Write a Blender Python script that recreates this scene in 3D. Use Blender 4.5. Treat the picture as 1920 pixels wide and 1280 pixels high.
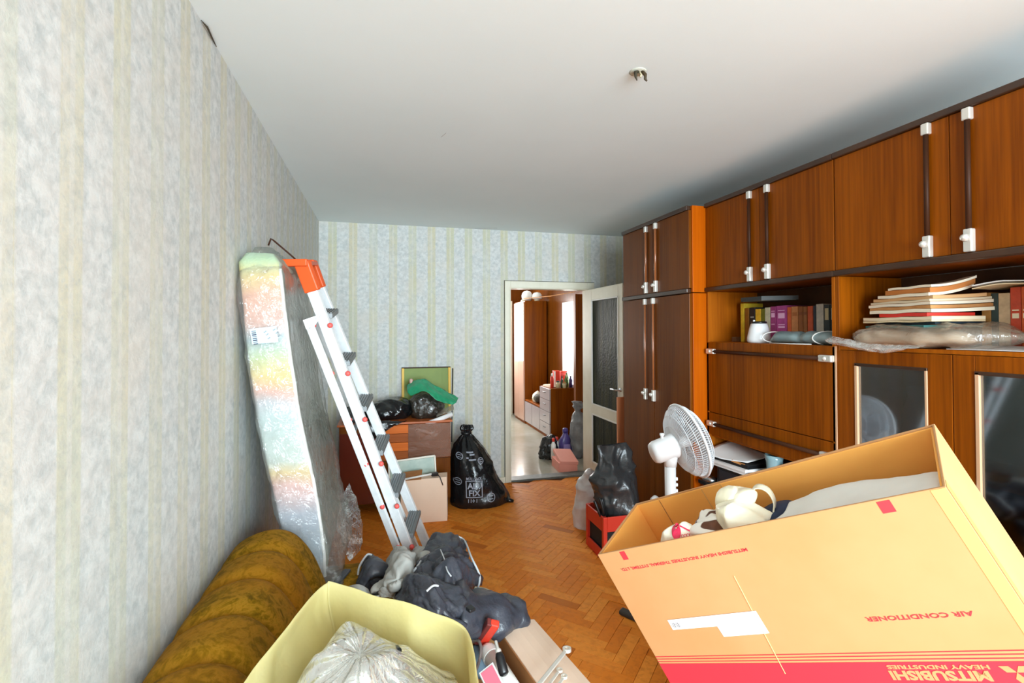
import bpy, math, random
from mathutils import Vector, Matrix, Euler, noise

for o in list(bpy.data.objects):
    bpy.data.objects.remove(o)
SC = bpy.context.scene
COL = SC.collection
random.seed(7)

# ------------------------------------------------------------------ camera
cam_data = bpy.data.cameras.new('camera')
cam = bpy.data.objects.new('camera', cam_data)
COL.objects.link(cam)
SC.camera = cam
cam_data.sensor_width = 36.0
cam_data.sensor_fit = 'HORIZONTAL'
cam_data.lens = 917.4 / 1920 * 36
cam_data.shift_y = -(640 - 606.2) / 1920
cam_data.clip_start = 0.05
yaw, pitch, roll = math.radians(14.743), math.radians(0.81), math.radians(0.173)
fwd = Vector((math.sin(yaw) * math.cos(pitch), math.cos(yaw) * math.cos(pitch), math.sin(pitch)))
rgt = Vector((math.cos(yaw), -math.sin(yaw), 0))
upv = rgt.cross(fwd)
r2 = rgt * math.cos(roll) - upv * math.sin(roll)
u2 = rgt * math.sin(roll) + upv * math.cos(roll)
cam.matrix_world = Matrix(((r2.x, u2.x, -fwd.x, 0), (r2.y, u2.y, -fwd.y, 0), (r2.z, u2.z, -fwd.z, 1.57), (0, 0, 0, 1)))

# ------------------------------------------------------------------ daylight
world = bpy.data.worlds.new('daylight')
SC.world = world
world.use_nodes = True
wn = world.node_tree.nodes
wn['Background'].inputs['Color'].default_value = (0.90, 0.96, 1.0, 1)
wn['Background'].inputs['Strength'].default_value = 3.0


def area(name, loc, rot, sx, sy, power, color, portal=False):
    l = bpy.data.lights.new(name, 'AREA')
    l.shape = 'RECTANGLE'
    l.size, l.size_y = sx, sy
    l.energy = power
    l.color = color
    l.cycles.is_portal = portal
    o = bpy.data.objects.new(name, l)
    o.location = loc
    o.rotation_euler = rot
    COL.objects.link(o)
    return o


# the balcony window behind the camera, and the kitchen window beyond the hall
wl = area('window_daylight', (1.0, -2.58, 1.45), (math.radians(81), 0, 0), 2.7, 2.0, 195, (0.81, 0.98, 1.06))
wl.data.spread = math.radians(112)
area('kitchen_daylight', (3.3, 6.95, 1.55), (0, math.radians(90), 0), 1.3, 1.2, 75, (1.0, 0.99, 0.97))
area('hall_fill_light', (1.75, 8.85, 1.6), (math.radians(-90), 0, 0), 0.8, 1.2, 75, (1.0, 0.99, 0.97))  # extra lamp added to brighten the hall, no window stands here

SC.view_settings.view_transform = 'Standard'
SC.view_settings.look = 'None'
SC.view_settings.gamma = 1.0
SC.view_settings.use_curve_mapping = False
SC.view_settings.exposure = 0.0
SC.cycles.max_bounces = 14
SC.cycles.diffuse_bounces = 12
SC.cycles.transparent_max_bounces = 16

# ------------------------------------------------------------------ helpers
INV = {}


def put(o, label=None, cat=None, group=None, kind=None):
    if label: o['label'] = label
    if cat: o['category'] = cat
    if group: o['group'] = group
    if kind: o['kind'] = kind
    return o


def thing(name, loc, label, cat, group=None):
    o = bpy.data.objects.new(name, None)
    o.empty_display_size = 0.05
    o.location = loc
    COL.objects.link(o)
    INV[o.name] = Vector(loc)
    return put(o, label, cat, group)


class MB:
    """collects world-space geometry for ONE mesh object"""
    def __init__(s):
        s.v, s.f = [], []

    def add(s, vs, fs):
        n = len(s.v)
        s.v += [tuple(p) for p in vs]
        s.f += [tuple(i + n for i in f) for f in fs]
        return s

    def box(s, x0, x1, y0, y1, z0, z1):
        vs = [(x, y, z) for z in (z0, z1) for x, y in ((x0, y0), (x1, y0), (x1, y1), (x0, y1))]
        return s.add(vs, [(3, 2, 1, 0), (4, 5, 6, 7), (0, 1, 5, 4), (1, 2, 6, 5), (2, 3, 7, 6), (3, 0, 4, 7)])

    def obox(s, c, a, b, d):
        c, a, b, d = map(Vector, (c, a, b, d))
        vs = [c + a * i + b * j + d * k for k in (-1, 1) for i, j in ((-1, -1), (1, -1), (1, 1), (-1, 1))]
        return s.add(vs, [(3, 2, 1, 0), (4, 5, 6, 7), (0, 1, 5, 4), (1, 2, 6, 5), (2, 3, 7, 6), (3, 0, 4, 7)])

    def beam(s, p0, p1, side, w, t):
        p0, p1 = Vector(p0), Vector(p1)
        ax = (p1 - p0)
        d = ax.normalized()
        sd = Vector(side)
        sd = (sd - d * sd.dot(d)).normalized()
        n = d.cross(sd)
        return s.obox((p0 + p1) / 2, ax / 2, sd * w / 2, n * t / 2)

    def prism(s, poly, z0, z1):
        n = len(poly)
        vs = [(x, y, z0) for x, y in poly] + [(x, y, z1) for x, y in poly]
        fs = [tuple(reversed(range(n))), tuple(range(n, 2 * n))] + [(i, (i + 1) % n, n + (i + 1) % n, n + i) for i in range(n)]
        return s.add(vs, fs)

    def loft(s, rings, cap0=True, cap1=True, closed=True):
        n = len(rings[0])
        vs = [p for r in rings for p in r]
        fs = []
        for k in range(len(rings) - 1):
            for i in range(n if closed else n - 1):
                j = (i + 1) % n
                fs.append((k * n + i, k * n + j, (k + 1) * n + j, (k + 1) * n + i))
        if cap0: fs.append(tuple(reversed(range(n))))
        if cap1: fs.append(tuple(range((len(rings) - 1) * n, len(rings) * n)))
        return s.add(vs, fs)

    def tube(s, pts, r, n=8, cap=True):
        pts = [Vector(p) for p in pts]
        rr = r if isinstance(r, (list, tuple)) else [r] * len(pts)
        up = Vector((0.13, 0.21, 0.97))
        rings = []
        for i, p in enumerate(pts):
            t = (pts[min(i + 1, len(pts) - 1)] - pts[max(i - 1, 0)]).normalized()
            a = t.cross(up)
            if a.length < 0.05: a = t.cross(Vector((1, 0, 0)))
            a.normalize()
            b = t.cross(a)
            up = a.cross(t)
            rings.append([p + (a * math.cos(2 * math.pi * k / n) + b * math.sin(2 * math.pi * k / n)) * rr[i] for k in range(n)])
        return s.loft(rings, cap, cap)

    def lathe(s, c, prof, n=24, axis=(0, 0, 1), cap=True):
        c, ax = Vector(c), Vector(axis).normalized()
        q = Vector((0, 0, 1)).rotation_difference(ax)
        rings = [[c + q @ Vector((r * math.cos(2 * math.pi * k / n), r * math.sin(2 * math.pi * k / n), z)) for k in range(n)] for r, z in prof]
        return s.loft(rings, cap, cap)

    def grid(s, rows):
        n = len(rows[0])
        vs = [p for r in rows for p in r]
        return s.add(vs, [(k * n + i, k * n + i + 1, (k + 1) * n + i + 1, (k + 1) * n + i) for k in range(len(rows) - 1) for i in range(n - 1)])

    def build(s, name, mat, parent=None, smooth=False, bev=0, solid=0, sub=0, label=None, cat=None, group=None, kind=None):
        off = INV.get(parent.name, Vector((0, 0, 0))) if parent else None
        loc = Vector((0, 0, 0))
        if parent is None:
            xs = [p[0] for p in s.v]; ys = [p[1] for p in s.v]; zs = [p[2] for p in s.v]
            loc = Vector(((min(xs) + max(xs)) / 2, (min(ys) + max(ys)) / 2, min(zs)))
            off = loc
        me = bpy.data.meshes.new(name)
        me.from_pydata([(p[0] - off.x, p[1] - off.y, p[2] - off.z) for p in s.v], [], s.f)
        me.validate()
        if smooth:
            me.polygons.foreach_set('use_smooth', [True] * len(me.polygons))
        me.materials.append(mat)
        o = bpy.data.objects.new(name, me)
        o.location = loc
        COL.objects.link(o)
        INV[o.name] = off.copy()
        if parent: o.parent = parent
        if solid:
            m = o.modifiers.new('thick', 'SOLIDIFY'); m.thickness = solid; m.offset = -1 if solid > 0 else 1
            m.thickness = abs(solid)
        if sub:
            m = o.modifiers.new('sub', 'SUBSURF'); m.levels = m.render_levels = sub
        if bev:
            m = o.modifiers.new('bev', 'BEVEL'); m.width = bev; m.segments = 2; m.limit_method = 'ANGLE'
            m.harden_normals = False
        return put(o, label, cat, group, kind)


def box(name, mat, b, parent=None, bev=0.0, **k):
    return MB().box(*b).build(name, mat, parent, bev=bev, **k)


def cr(p0, p1, p2, p3, t):
    return 0.5 * ((2 * p1) + (p2 - p0) * t + (2 * p0 - 5 * p1 + 4 * p2 - p3) * t * t + (3 * p1 - p0 - 3 * p2 + p3) * t ** 3)


def spline(pts, n, closed=False):
    pts = [Vector(p) for p in pts]
    m = len(pts)
    out = []
    segs = m if closed else m - 1
    tot = n if closed else n - 1
    for i in range(n):
        u = i * segs / tot
        k = min(int(u), segs - 1)
        t = u - k
        g = (lambda j: pts[j % m]) if closed else (lambda j: pts[max(0, min(m - 1, j))])
        out.append(cr(g(k - 1), g(k), g(k + 1), g(k + 2), t))
    return out


def nz(p, seed, f):
    return noise.noise(Vector(p) * f + Vector((seed * 3.7, seed * 1.9, -seed * 2.3)))


def crease(p, seed, f):
    """crumpled film: sharp raised fold lines round shallow hollows, in about -1..1"""
    p = Vector(p)
    al = seed * 1.7
    ca, sa = math.cos(al), math.sin(al)
    q = Vector((p.x * ca - p.y * sa, p.x * sa + p.y * ca, p.z)) * f
    w = Vector((noise.noise(q * 0.6), noise.noise(q * 0.6 + Vector((9, 1, 4))), noise.noise(q * 0.6 + Vector((2, 8, 3)))))
    q = Vector((q.x, q.y * 0.55 + 0.30 * q.z, q.z * 0.7 - 0.2 * q.x)) + w * 0.6 + Vector((seed * 2.1, -seed * 1.3, seed * 3.1))
    a = noise.voronoi(q)[0][0]
    b = noise.voronoi(Vector((q.y + q.x * 0.35, q.x - q.y * 0.3, q.z)) * 2.3)[0][0]
    return 1.5 * (a * a - 0.3) + 0.55 * (b * b - 0.3) + 0.5 * noise.noise(q * 0.8)


def patch(ctrl, nu, nv, amp=0.0, freq=10, seed=1, edge=1.0):
    """smooth surface through a grid of control points, with crumples"""
    rows = [spline(r, nu) for r in ctrl]
    cols = [spline([r[i] for r in rows], nv) for i in range(nu)]
    out = [[cols[i][j] for i in range(nu)] for j in range(nv)]
    if amp:
        res = []
        for j in range(nv):
            row = []
            for i in range(nu):
                a = out[min(j + 1, nv - 1)][i] - out[max(j - 1, 0)][i]
                b = out[j][min(i + 1, nu - 1)] - out[j][max(i - 1, 0)]
                n = b.cross(a)
                if n.length > 1e-9: n.normalize()
                if n.z < 0: n = -n
                row.append(out[j][i] + n * amp * (crease(out[j][i], seed, freq) + 0.3 * crease(out[j][i], seed + 2, freq * 2.3)))
            res.append(row)
        out = res
    return out


def bag(levels, seed=1, amp=0.02, freq=9, n=96, m=60, pleat=0.0, npleat=14, cap1=True):
    """levels: (z, cx, cy, rx, ry) bottom to top -> crumpled closed rings"""
    n, m = max(n, 88), max(m, 56)
    L = spline([Vector((l[0], l[1], l[2])) for l in levels], m)
    Rr = spline([Vector((l[3], l[4], l[0])) for l in levels], m)
    rings = []
    for k in range(m):
        z, cx, cy = L[k]
        rx, ry = max(Rr[k][0], 0.004), max(Rr[k][1], 0.004)
        t = k / (m - 1)
        ring = []
        for i in range(n):
            a = 2 * math.pi * i / n
            p = Vector((cx + rx * math.cos(a), cy + ry * math.sin(a), z))
            d = amp * crease(p, seed, freq) * min(1, (rx + ry) / 0.12)
            if pleat: d += pleat * math.sin(a * npleat + seed + 2 * nz(p, seed, 4)) * t * min(1, (rx + ry) / 0.1)
            zz = z + (0.6 * amp * nz(p, seed + 5, freq) if 0 < k else 0)
            ring.append(Vector((p.x + d * math.cos(a), p.y + d * math.sin(a), max(zz, levels[0][0]))))
        rings.append(ring)
    return MB().loft(rings, True, cap1)


def blob(c, r, seed=1, amp=0.02, freq=9, n=32, m=18, floor=None, e=1.0):
    c = Vector(c)
    rings = []
    for k in range(m):
        ph = -math.pi / 2 + math.pi * (k + 0.5) / m
        ring = []
        for i in range(n):
            a = 2 * math.pi * i / n
            sg = lambda x: math.copysign(abs(x) ** e, x)
            d = Vector((sg(math.cos(a)) * abs(math.cos(ph)) ** e, sg(math.sin(a)) * abs(math.cos(ph)) ** e, sg(math.sin(ph))))
            p = c + Vector((d.x * r[0], d.y * r[1], d.z * r[2]))
            p += d * amp * crease(p, seed, freq)
            if floor is not None: p.z = max(p.z, floor)
            ring.append(p)
        rings.append(ring)
    return MB().loft(rings)


def text(body, size, parent, mat, o, xdir, ydir, name='printed_text', sx=1.0, shear=0.0, align='LEFT', offset=0.0):
    cu = bpy.data.curves.new(name, 'FONT')
    cu.body = body
    cu.size = size
    cu.shear = shear
    cu.offset = offset
    cu.align_x = align
    cu.extrude = 0.0002
    cu.resolution_u = 2
    cu.materials.append(mat)
    tmp = bpy.data.objects.new('tmp', cu)
    COL.objects.link(tmp)
    bpy.context.view_layer.update()
    me = bpy.data.meshes.new_from_object(tmp.evaluated_get(bpy.context.evaluated_depsgraph_get()))
    bpy.data.objects.remove(tmp)
    me.name = name
    t = bpy.data.objects.new(name, me)
    COL.objects.link(t)
    x, y = Vector(xdir).normalized(), Vector(ydir).normalized()
    z = x.cross(y).normalized()
    y = z.cross(x)
    off = INV[parent.name] if parent else Vector((0, 0, 0))
    l = Vector(o) - off
    t.matrix_basis = Matrix(((x.x * sx, y.x, z.x, l.x), (x.y * sx, y.y, z.y, l.y), (x.z * sx, y.z, z.z, l.z), (0, 0, 0, 1)))
    if parent: t.parent = parent
    return t


# ------------------------------------------------------------------ materials
def lin(c):
    return tuple(((x / 255) / 12.92 if x / 255 <= 0.04045 else ((x / 255 + 0.055) / 1.055) ** 2.4) for x in c) + (1,)


class Nodes:
    def __init__(s, name):
        s.m = bpy.data.materials.new(name)
        s.m.use_nodes = True
        s.t = s.m.node_tree
        s.b = s.t.nodes['Principled BSDF']
        s.out = s.t.nodes['Material Output']

    def n(s, typ, **ins):
        x = s.t.nodes.new(typ)
        for k, v in ins.items():
            k = k.replace('_', ' ')
            if hasattr(v, 'links'): s.t.links.new(v, x.inputs[k])
            else: x.inputs[k].default_value = v
        return x

    def link(s, a, b):
        s.t.links.new(a, b)

    def math(s, op, a, b=None, c=None, clamp=False):
        x = s.t.nodes.new('ShaderNodeMath')
        x.operation = op
        x.use_clamp = clamp
        for i, v in enumerate((a, b, c)):
            if v is None: continue
            if hasattr(v, 'links'): s.t.links.new(v, x.inputs[i])
            else: x.inputs[i].default_value = v
        return x.outputs[0]

    def mix(s, fac, a, b):
        x = s.t.nodes.new('ShaderNodeMix')
        x.data_type = 'RGBA'
        for i, v in ((0, fac), (6, a), (7, b)):
            if hasattr(v, 'links'): s.t.links.new(v, x.inputs[i])
            else: x.inputs[i].default_value = v
        return x.outputs[2]

    def coord(s, scale=(1, 1, 1), world=False):
        if world:
            g = s.t.nodes.new('ShaderNodeNewGeometry').outputs['Position']
        else:
            g = s.t.nodes.new('ShaderNodeTexCoord').outputs['Object']
        mp = s.t.nodes.new('ShaderNodeMapping')
        mp.inputs['Scale'].default_value = scale
        s.t.links.new(g, mp.inputs['Vector'])
        return mp.outputs[0]

    def noise(s, vec, scale=5, detail=3, rough=0.5, dist=0.0):
        x = s.t.nodes.new('ShaderNodeTexNoise')
        s.t.links.new(vec, x.inputs['Vector'])
        x.inputs['Scale'].default_value = scale
        x.inputs['Detail'].default_value = detail
        x.inputs['Roughness'].default_value = rough
        x.inputs['Distortion'].default_value = dist
        return x.outputs[0]

    def ramp(s, fac, stops):
        x = s.t.nodes.new('ShaderNodeValToRGB')
        e = x.color_ramp.elements
        while len(e) < len(stops): e.new(0.5)
        for el, (p, c) in zip(e, stops):
            el.position = p
            el.color = c if len(c) == 4 else lin(c)
        s.t.links.new(fac, x.inputs[0])
        return x.outputs[0]

    def bump(s, h, strength=0.3, dist=0.01):
        x = s.t.nodes.new('ShaderNodeBump')
        x.inputs['Strength'].default_value = strength
        x.inputs['Distance'].default_value = dist
        s.t.links.new(h, x.inputs['Height'])
        s.t.links.new(x.outputs[0], s.b.inputs['Normal'])
        return x.outputs[0]


def pm(name, c, rough=0.5, metal=0.0, c2=None, scale=8, stretch=(1, 1, 1), detail=3, bump=0.0, bscale=None, bdist=0.004, coat=0.0, spec=0.5, lo=0.35, hi=0.65, world=False):
    N = Nodes(name)
    b = N.b
    b.inputs['Base Color'].default_value = lin(c)
    b.inputs['Roughness'].default_value = rough
    b.inputs['Metallic'].default_value = metal
    b.inputs['Specular IOR Level'].default_value = spec
    b.inputs['Coat Weight'].default_value = coat
    b.inputs['Coat Roughness'].default_value = 0.12
    if c2 or bump:
        v = N.coord(stretch, world)
        h = N.noise(v, scale, detail, 0.6)
        if c2:
            N.link(N.ramp(h, [(lo, c), (hi, c2)]), b.inputs['Base Color'])
        if bump:
            hb = N.noise(v, bscale, 4, 0.6) if bscale else h
            N.bump(hb, bump, bdist)
    return N.m


def wood(name, c, c2, rough=0.35, coat=0.15, axis=2, fine=70):
    N = Nodes(name)
    st = [fine, fine, fine]
    st[axis] = 1.6
    v = N.coord(tuple(st))
    h = N.noise(v, 1.0, 4, 0.65)
    st2 = [9, 9, 9]
    st2[axis] = 0.5
    h2 = N.noise(N.coord(tuple(st2)), 1.0, 3, 0.5, 0.6)
    f = N.math('ADD', N.math('MULTIPLY', h, 0.55), N.math('MULTIPLY', h2, 0.45))
    N.link(N.ramp(f, [(0.36, c2), (0.60, c)]), N.b.inputs['Base Color'])
    N.b.inputs['Roughness'].default_value = rough
    N.b.inputs['Coat Weight'].default_value = coat * 0.3
    N.b.inputs['Coat Roughness'].default_value = 0.2
    N.b.inputs['Specular IOR Level'].default_value = 0.12
    N.bump(h, 0.05, 0.002)
    return N.m


def plastic_film(name, tint, opac, rough=0.12, bump=0.5, bscale=18, gloss=0.35):
    """thin clear or tinted film: partly see-through, with crinkled highlights"""
    N = Nodes(name)
    N.t.nodes.remove(N.b)
    tr = N.n('ShaderNodeBsdfTransparent', Color=(1, 1, 1, 1))
    df = N.n('ShaderNodeBsdfDiffuse', Color=lin(tint))
    gl = N.n('ShaderNodeBsdfGlossy', Color=(1, 1, 1, 1), Roughness=rough)
    v = N.coord()
    h = N.noise(v, bscale, 4, 0.6, 0.8)
    bp = N.t.nodes.new('ShaderNodeBump')
    bp.inputs['Strength'].default_value = bump
    bp.inputs['Distance'].default_value = 0.02
    N.link(h, bp.inputs['Height'])
    N.link(bp.outputs[0], gl.inputs['Normal'])
    m1 = N.t.nodes.new('ShaderNodeMixShader')
    o = N.math('MULTIPLY_ADD', N.ramp(N.noise(v, bscale * 0.4, 4, 0.6), [(0.3, (0, 0, 0, 1)), (0.7, (1, 1, 1, 1))]), opac * 0.7, opac * 0.65, True)
    N.link(o, m1.inputs[0])
    N.link(tr.outputs[0], m1.inputs[1]); N.link(df.outputs[0], m1.inputs[2])
    m2 = N.t.nodes.new('ShaderNodeMixShader')
    lw = N.n('ShaderNodeLayerWeight', Blend=0.35)
    N.link(bp.outputs[0], lw.inputs['Normal'])
    N.link(N.math('MULTIPLY_ADD', lw.outputs['Fresnel'], gloss, 0.04, True), m2.inputs[0])
    N.link(m1.outputs[0], m2.inputs[1]); N.link(gl.outputs[0], m2.inputs[2])
    N.link(m2.outputs[0], N.out.inputs[0])
    return N.m


def wallpaper(name, axis, off, strength=0.9, tone=1.0):
    N = Nodes(name)
    g = N.t.nodes.new('ShaderNodeNewGeometry').outputs['Position']
    sp = N.t.nodes.new('ShaderNodeSeparateXYZ')
    N.link(g, sp.inputs[0])
    u = sp.outputs[axis]
    per = 0.1868
    k = N.math('DIVIDE', N.math('SUBTRACT', u, off), per)
    fr = N.math('ABSOLUTE', N.math('SUBTRACT', N.math('FRACT', N.math('ADD', k, 0.5)), 0.5))
    d = N.math('MULTIPLY', fr, per)
    band = N.math('SUBTRACT', 1.0, N.math('MULTIPLY_ADD', d, 160.0, -5.6, True), None, True)     # 1 inside +-35 mm
    core = N.math('SUBTRACT', 1.0, N.math('MULTIPLY_ADD', d, 260.0, -1.6, True), None, True)     # pale centre line
    vm = N.coord((1, 1, 1), True)
    leaf = N.noise(vm, 30, 5, 0.68, 0.25)
    leaf2 = N.noise(vm, 14, 4, 0.65, 0.3)
    blot = N.noise(vm, 3.2, 2, 0.5)
    dots = N.t.nodes.new('ShaderNodeTexVoronoi')
    N.link(vm, dots.inputs['Vector']); dots.inputs['Scale'].default_value = 75
    gap = N.mix(N.ramp(leaf, [(0.36, (0, 0, 0, 1)), (0.62, (1, 1, 1, 1))]), lin((208, 214, 217)), lin((242, 245, 247)))
    gap = N.mix(N.ramp(leaf2, [(0.42, (0, 0, 0, 1)), (0.66, (0.45, 0.45, 0.45, 1))]), gap, lin((236, 232, 230)))
    gap = N.mix(N.ramp(blot, [(0.52, (0, 0, 0, 1)), (0.75, (0.55, 0.55, 0.55, 1))]), gap, lin((240, 232, 222)))
    tint = N.ramp(N.noise(N.coord((4, 4, 0.9), True), 1.5, 3, 0.5), [(0.30, (214, 222, 198)), (0.48, (224, 222, 180)), (0.60, (230, 218, 168)), (0.74, (234, 222, 190))])
    stripe = N.mix(N.ramp(dots.outputs['Distance'], [(0.12, (1, 1, 1, 1)), (0.5, (0, 0, 0, 1))]), tint, lin((204, 202, 174)))
    stripe = N.mix(N.math('MULTIPLY', core, 0.7), stripe, lin((240, 236, 222)))
    amt = N.math('MULTIPLY', band, N.math('MULTIPLY', N.math('MULTIPLY_ADD', leaf, 0.9, 0.25, True), strength))
    fade = N.ramp(N.noise(N.coord((5, 5, 1.6), True), 1.2, 3, 0.6), [(0.32, (0.35, 0.35, 0.35, 1)), (0.62, (1, 1, 1, 1))])
    edge = N.math('ABSOLUTE', N.math('SUBTRACT', d, 0.033))
    line = N.math('SUBTRACT', 1.0, N.math('MULTIPLY', edge, 330.0), None, True)
    amt = N.math('MAXIMUM', N.math('MULTIPLY', amt, fade), N.math('MULTIPLY', N.math('MULTIPLY', line, 0.75), strength))
    aged = N.n('ShaderNodeMix'); aged.data_type = 'RGBA'; aged.blend_type = 'MULTIPLY'; aged.inputs[0].default_value = 1.0
    N.link(N.mix(amt, gap, stripe), aged.inputs[6]); aged.inputs[7].default_value = (tone, tone, tone * 0.965, 1)
    N.link(aged.outputs[2], N.b.inputs['Base Color'])
    N.b.inputs['Roughness'].default_value = 0.75
    N.b.inputs['Specular IOR Level'].default_value = 0.25
    N.bump(N.math('ADD', leaf, N.math('MULTIPLY', leaf2, 0.8)), 0.20, 0.006)
    return N.m


def parquet(name, island):
    N = Nodes(name)
    if island:
        rnd = N.t.nodes.new('ShaderNodeNewGeometry').outputs['Random Per Island']
    else:
        rnd = N.t.nodes.new('ShaderNodeObjectInfo').outputs['Random']
    col = N.ramp(rnd, [(0.0, (160, 82, 20)), (0.07, (212, 118, 34)), (0.5, (226, 134, 44)), (0.85, (234, 148, 58)), (1.0, (218, 120, 34))])
    g = N.noise(N.coord((22, 22, 22), True), 1.4, 4, 0.6, 0.5)
    st = N.noise(N.coord((2, 2, 2), True), 1.0, 3, 0.5)
    col = N.mix(N.ramp(g, [(0.34, (0.38, 0.38, 0.38, 1)), (0.55, (0, 0, 0, 1))]), col, lin((170, 92, 30)))
    col = N.mix(N.ramp(st, [(0.45, (0, 0, 0, 1)), (0.75, (0.3, 0.3, 0.3, 1))]), col, lin((226, 146, 66)))
    N.link(col, N.b.inputs['Base Color'])
    N.b.inputs['Roughness'].default_value = 0.5
    N.b.inputs['Coat Weight'].default_value = 0.03
    N.b.inputs['Coat Roughness'].default_value = 0.3
    N.b.inputs['Specular IOR Level'].default_value = 0.08
    N.bump(g, 0.06, 0.002)
    return N.m


M = {}
M['wp_left'] = wallpaper('wallpaper_left', 1, 0.955, 0.62, 0.735)
M['wp_back'] = wallpaper('wallpaper_back', 0, 0.093, 0.95, 0.74)
M['ceiling'] = pm('ceiling_paint', (232, 244, 247), 0.9, c2=(228, 241, 244), scale=1.3, detail=3, bump=0.08, bscale=40, world=True)
M['parquet'] = parquet('parquet_block', False)
M['parquet_far'] = parquet('parquet_field', True)
M['subfloor'] = pm('subfloor', (120, 66, 24), 0.8)
M['plain_wall'] = pm('plain_wall', (214, 214, 206), 0.8, c2=(206, 207, 198), scale=3)
M['cream'] = pm('cream_gloss_paint', (226, 222, 204), 0.4, c2=(217, 212, 192), scale=5, coat=0.1)
M['white'] = pm('white_paint', (236, 236, 232), 0.45)
M['dark_gap'] = pm('dark_crack', (70, 62, 48), 0.9)
M['lino'] = pm('hall_linoleum', (178, 178, 166), 0.22, c2=(160, 156, 140), scale=2.2, detail=4, coat=0.3)
M['thresh'] = pm('threshold_strip', (112, 116, 112), 0.5, c2=(92, 96, 92), scale=20)
M['wood'] = wood('walnut_veneer', (143, 73, 3), (105, 49, 2), 0.4, 0.2)
M['woodh'] = wood('walnut_veneer_across', (143, 73, 3), (105, 49, 2), 0.4, 0.2, axis=1)
M['wood_dk'] = wood('dark_walnut_veneer', (118, 63, 12), (92, 46, 6), 0.3, 0.25)
M['daylit_side'] = wood('daylit_side_veneer', (182, 86, 2), (164, 72, 0), 0.36, 0.15)  # same wood made brighter orange, daylight on the end panels painted in
M['trim_dk'] = pm('dark_brown_rail', (66, 42, 26), 0.35, c2=(52, 32, 20), scale=6, coat=0.2)
M['bar'] = pm('brown_plastic_bar', (58, 32, 18), 0.5, spec=0.15)
M['bar_highlit'] = pm('highlit_brown_plastic_bar', (150, 88, 50), 0.28, coat=0.4)  # bar brown lightened, so its highlight sits in the colour
M['chrome'] = pm('chrome', (232, 230, 222), 0.28, 0.55)
M['steel'] = pm('satin_steel', (190, 192, 194), 0.3, 1.0)
M['backpanel'] = pm('cabinet_back', (88, 50, 22), 0.7, c2=(70, 38, 16), scale=6)
M['inside'] = wood('cabinet_inside', (168, 90, 10), (136, 68, 6), 0.5, 0.0)
M['lining_pale'] = pm('pale_moulding', (206, 164, 128), 0.35, coat=0.3)
M['black'] = pm('black_plastic', (24, 25, 27), 0.35)
M['blackm'] = pm('black_matt', (30, 30, 32), 0.7)
M['binbag'] = pm('black_bin_liner', (22, 23, 25), 0.16, bump=0.5, bscale=22, scale=22, bdist=0.01, spec=0.6)
M['binbag_grey'] = pm('charcoal_bin_liner', (54, 56, 58), 0.26, bump=0.5, bscale=20, scale=20, bdist=0.01, spec=0.6)
M['greybag'] = pm('grey_bag_film', (140, 144, 148), 0.3, c2=(118, 122, 128), scale=9, bump=0.5, bscale=20, bdist=0.01)
M['print_grey'] = pm('grey_print', (150, 154, 166), 0.5)
M['alu'] = pm('ladder_aluminium', (232, 234, 235), 0.4, 0.1, c2=(222, 225, 227), scale=30)
M['alu_dk'] = pm('ribbed_tread', (128, 132, 134), 0.5, 0.4)
M['orange_pl'] = pm('orange_plastic', (222, 88, 34), 0.45)
M['red_pl'] = pm('red_plastic', (214, 56, 36), 0.4)
M['pinkred_pl'] = pm('faded_red_plastic', (226, 88, 82), 0.5)
M['label_blue'] = pm('pale_blue_label', (186, 204, 218), 0.5)
M['ink'] = pm('dark_ink', (50, 56, 80), 0.6)
M['paper'] = pm('white_paper', (240, 240, 240), 0.7)
M['paper_cream'] = pm('aged_paper', (232, 214, 180), 0.75, c2=(214, 186, 140), scale=14)
M['paper_tan'] = pm('tan_cardboard_folder', (196, 140, 84), 0.75, c2=(176, 118, 64), scale=10)
M['card_red'] = pm('red_ink', (206, 54, 64), 0.5)
M['velvet_leaf'] = None


def carton(name, c, c2):
    return pm(name, c, 0.62, c2=c2, scale=3, detail=4, spec=0.4)


M['kraft'] = carton('yellow_kraft_board', (194, 146, 100), (188, 139, 91))
M['kraft_in'] = carton('inner_kraft_board', (248, 180, 92), (242, 170, 80))
M['carton_pale'] = carton('pale_pinkish_carton', (242, 214, 190), (236, 206, 180))
M['carton_in'] = carton('carton_inside', (176, 122, 74), (160, 106, 60))
M['tape'] = pm('clear_tape', (222, 174, 108), 0.22, coat=0.3)
M['film'] = plastic_film('clear_plastic_film', (226, 232, 230), 0.10, 0.14, 1.0, 18, 0.75)
M['film_milky'] = plastic_film('milky_plastic_film', (228, 228, 222), 0.46, 0.14, 0.8, 16, 0.5)
M['film_smoke'] = plastic_film('smoky_plastic_film', (52, 48, 42), 0.6, 0.16, 0.7, 20, 0.5)
M['film_beige'] = plastic_film('beige_plastic_film', (206, 190, 170), 0.30, 0.12, 0.9, 18, 0.6)
M['yellow_film'] = pm('pale_yellow_polythene', (216, 204, 138), 0.35, c2=(224, 214, 158), scale=4, bump=0.25, bscale=9, bdist=0.02)
N_ = M['yellow_film'].node_tree
tl = N_.nodes.new('ShaderNodeBsdfTranslucent'); tl.inputs['Color'].default_value = lin((240, 230, 170))
mxs = N_.nodes.new('ShaderNodeMixShader'); mxs.inputs[0].default_value = 0.3
N_.links.new(N_.nodes['Principled BSDF'].outputs[0], mxs.inputs[1]); N_.links.new(tl.outputs[0], mxs.inputs[2])
N_.links.new(mxs.outputs[0], N_.nodes['Material Output'].inputs[0])


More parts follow.
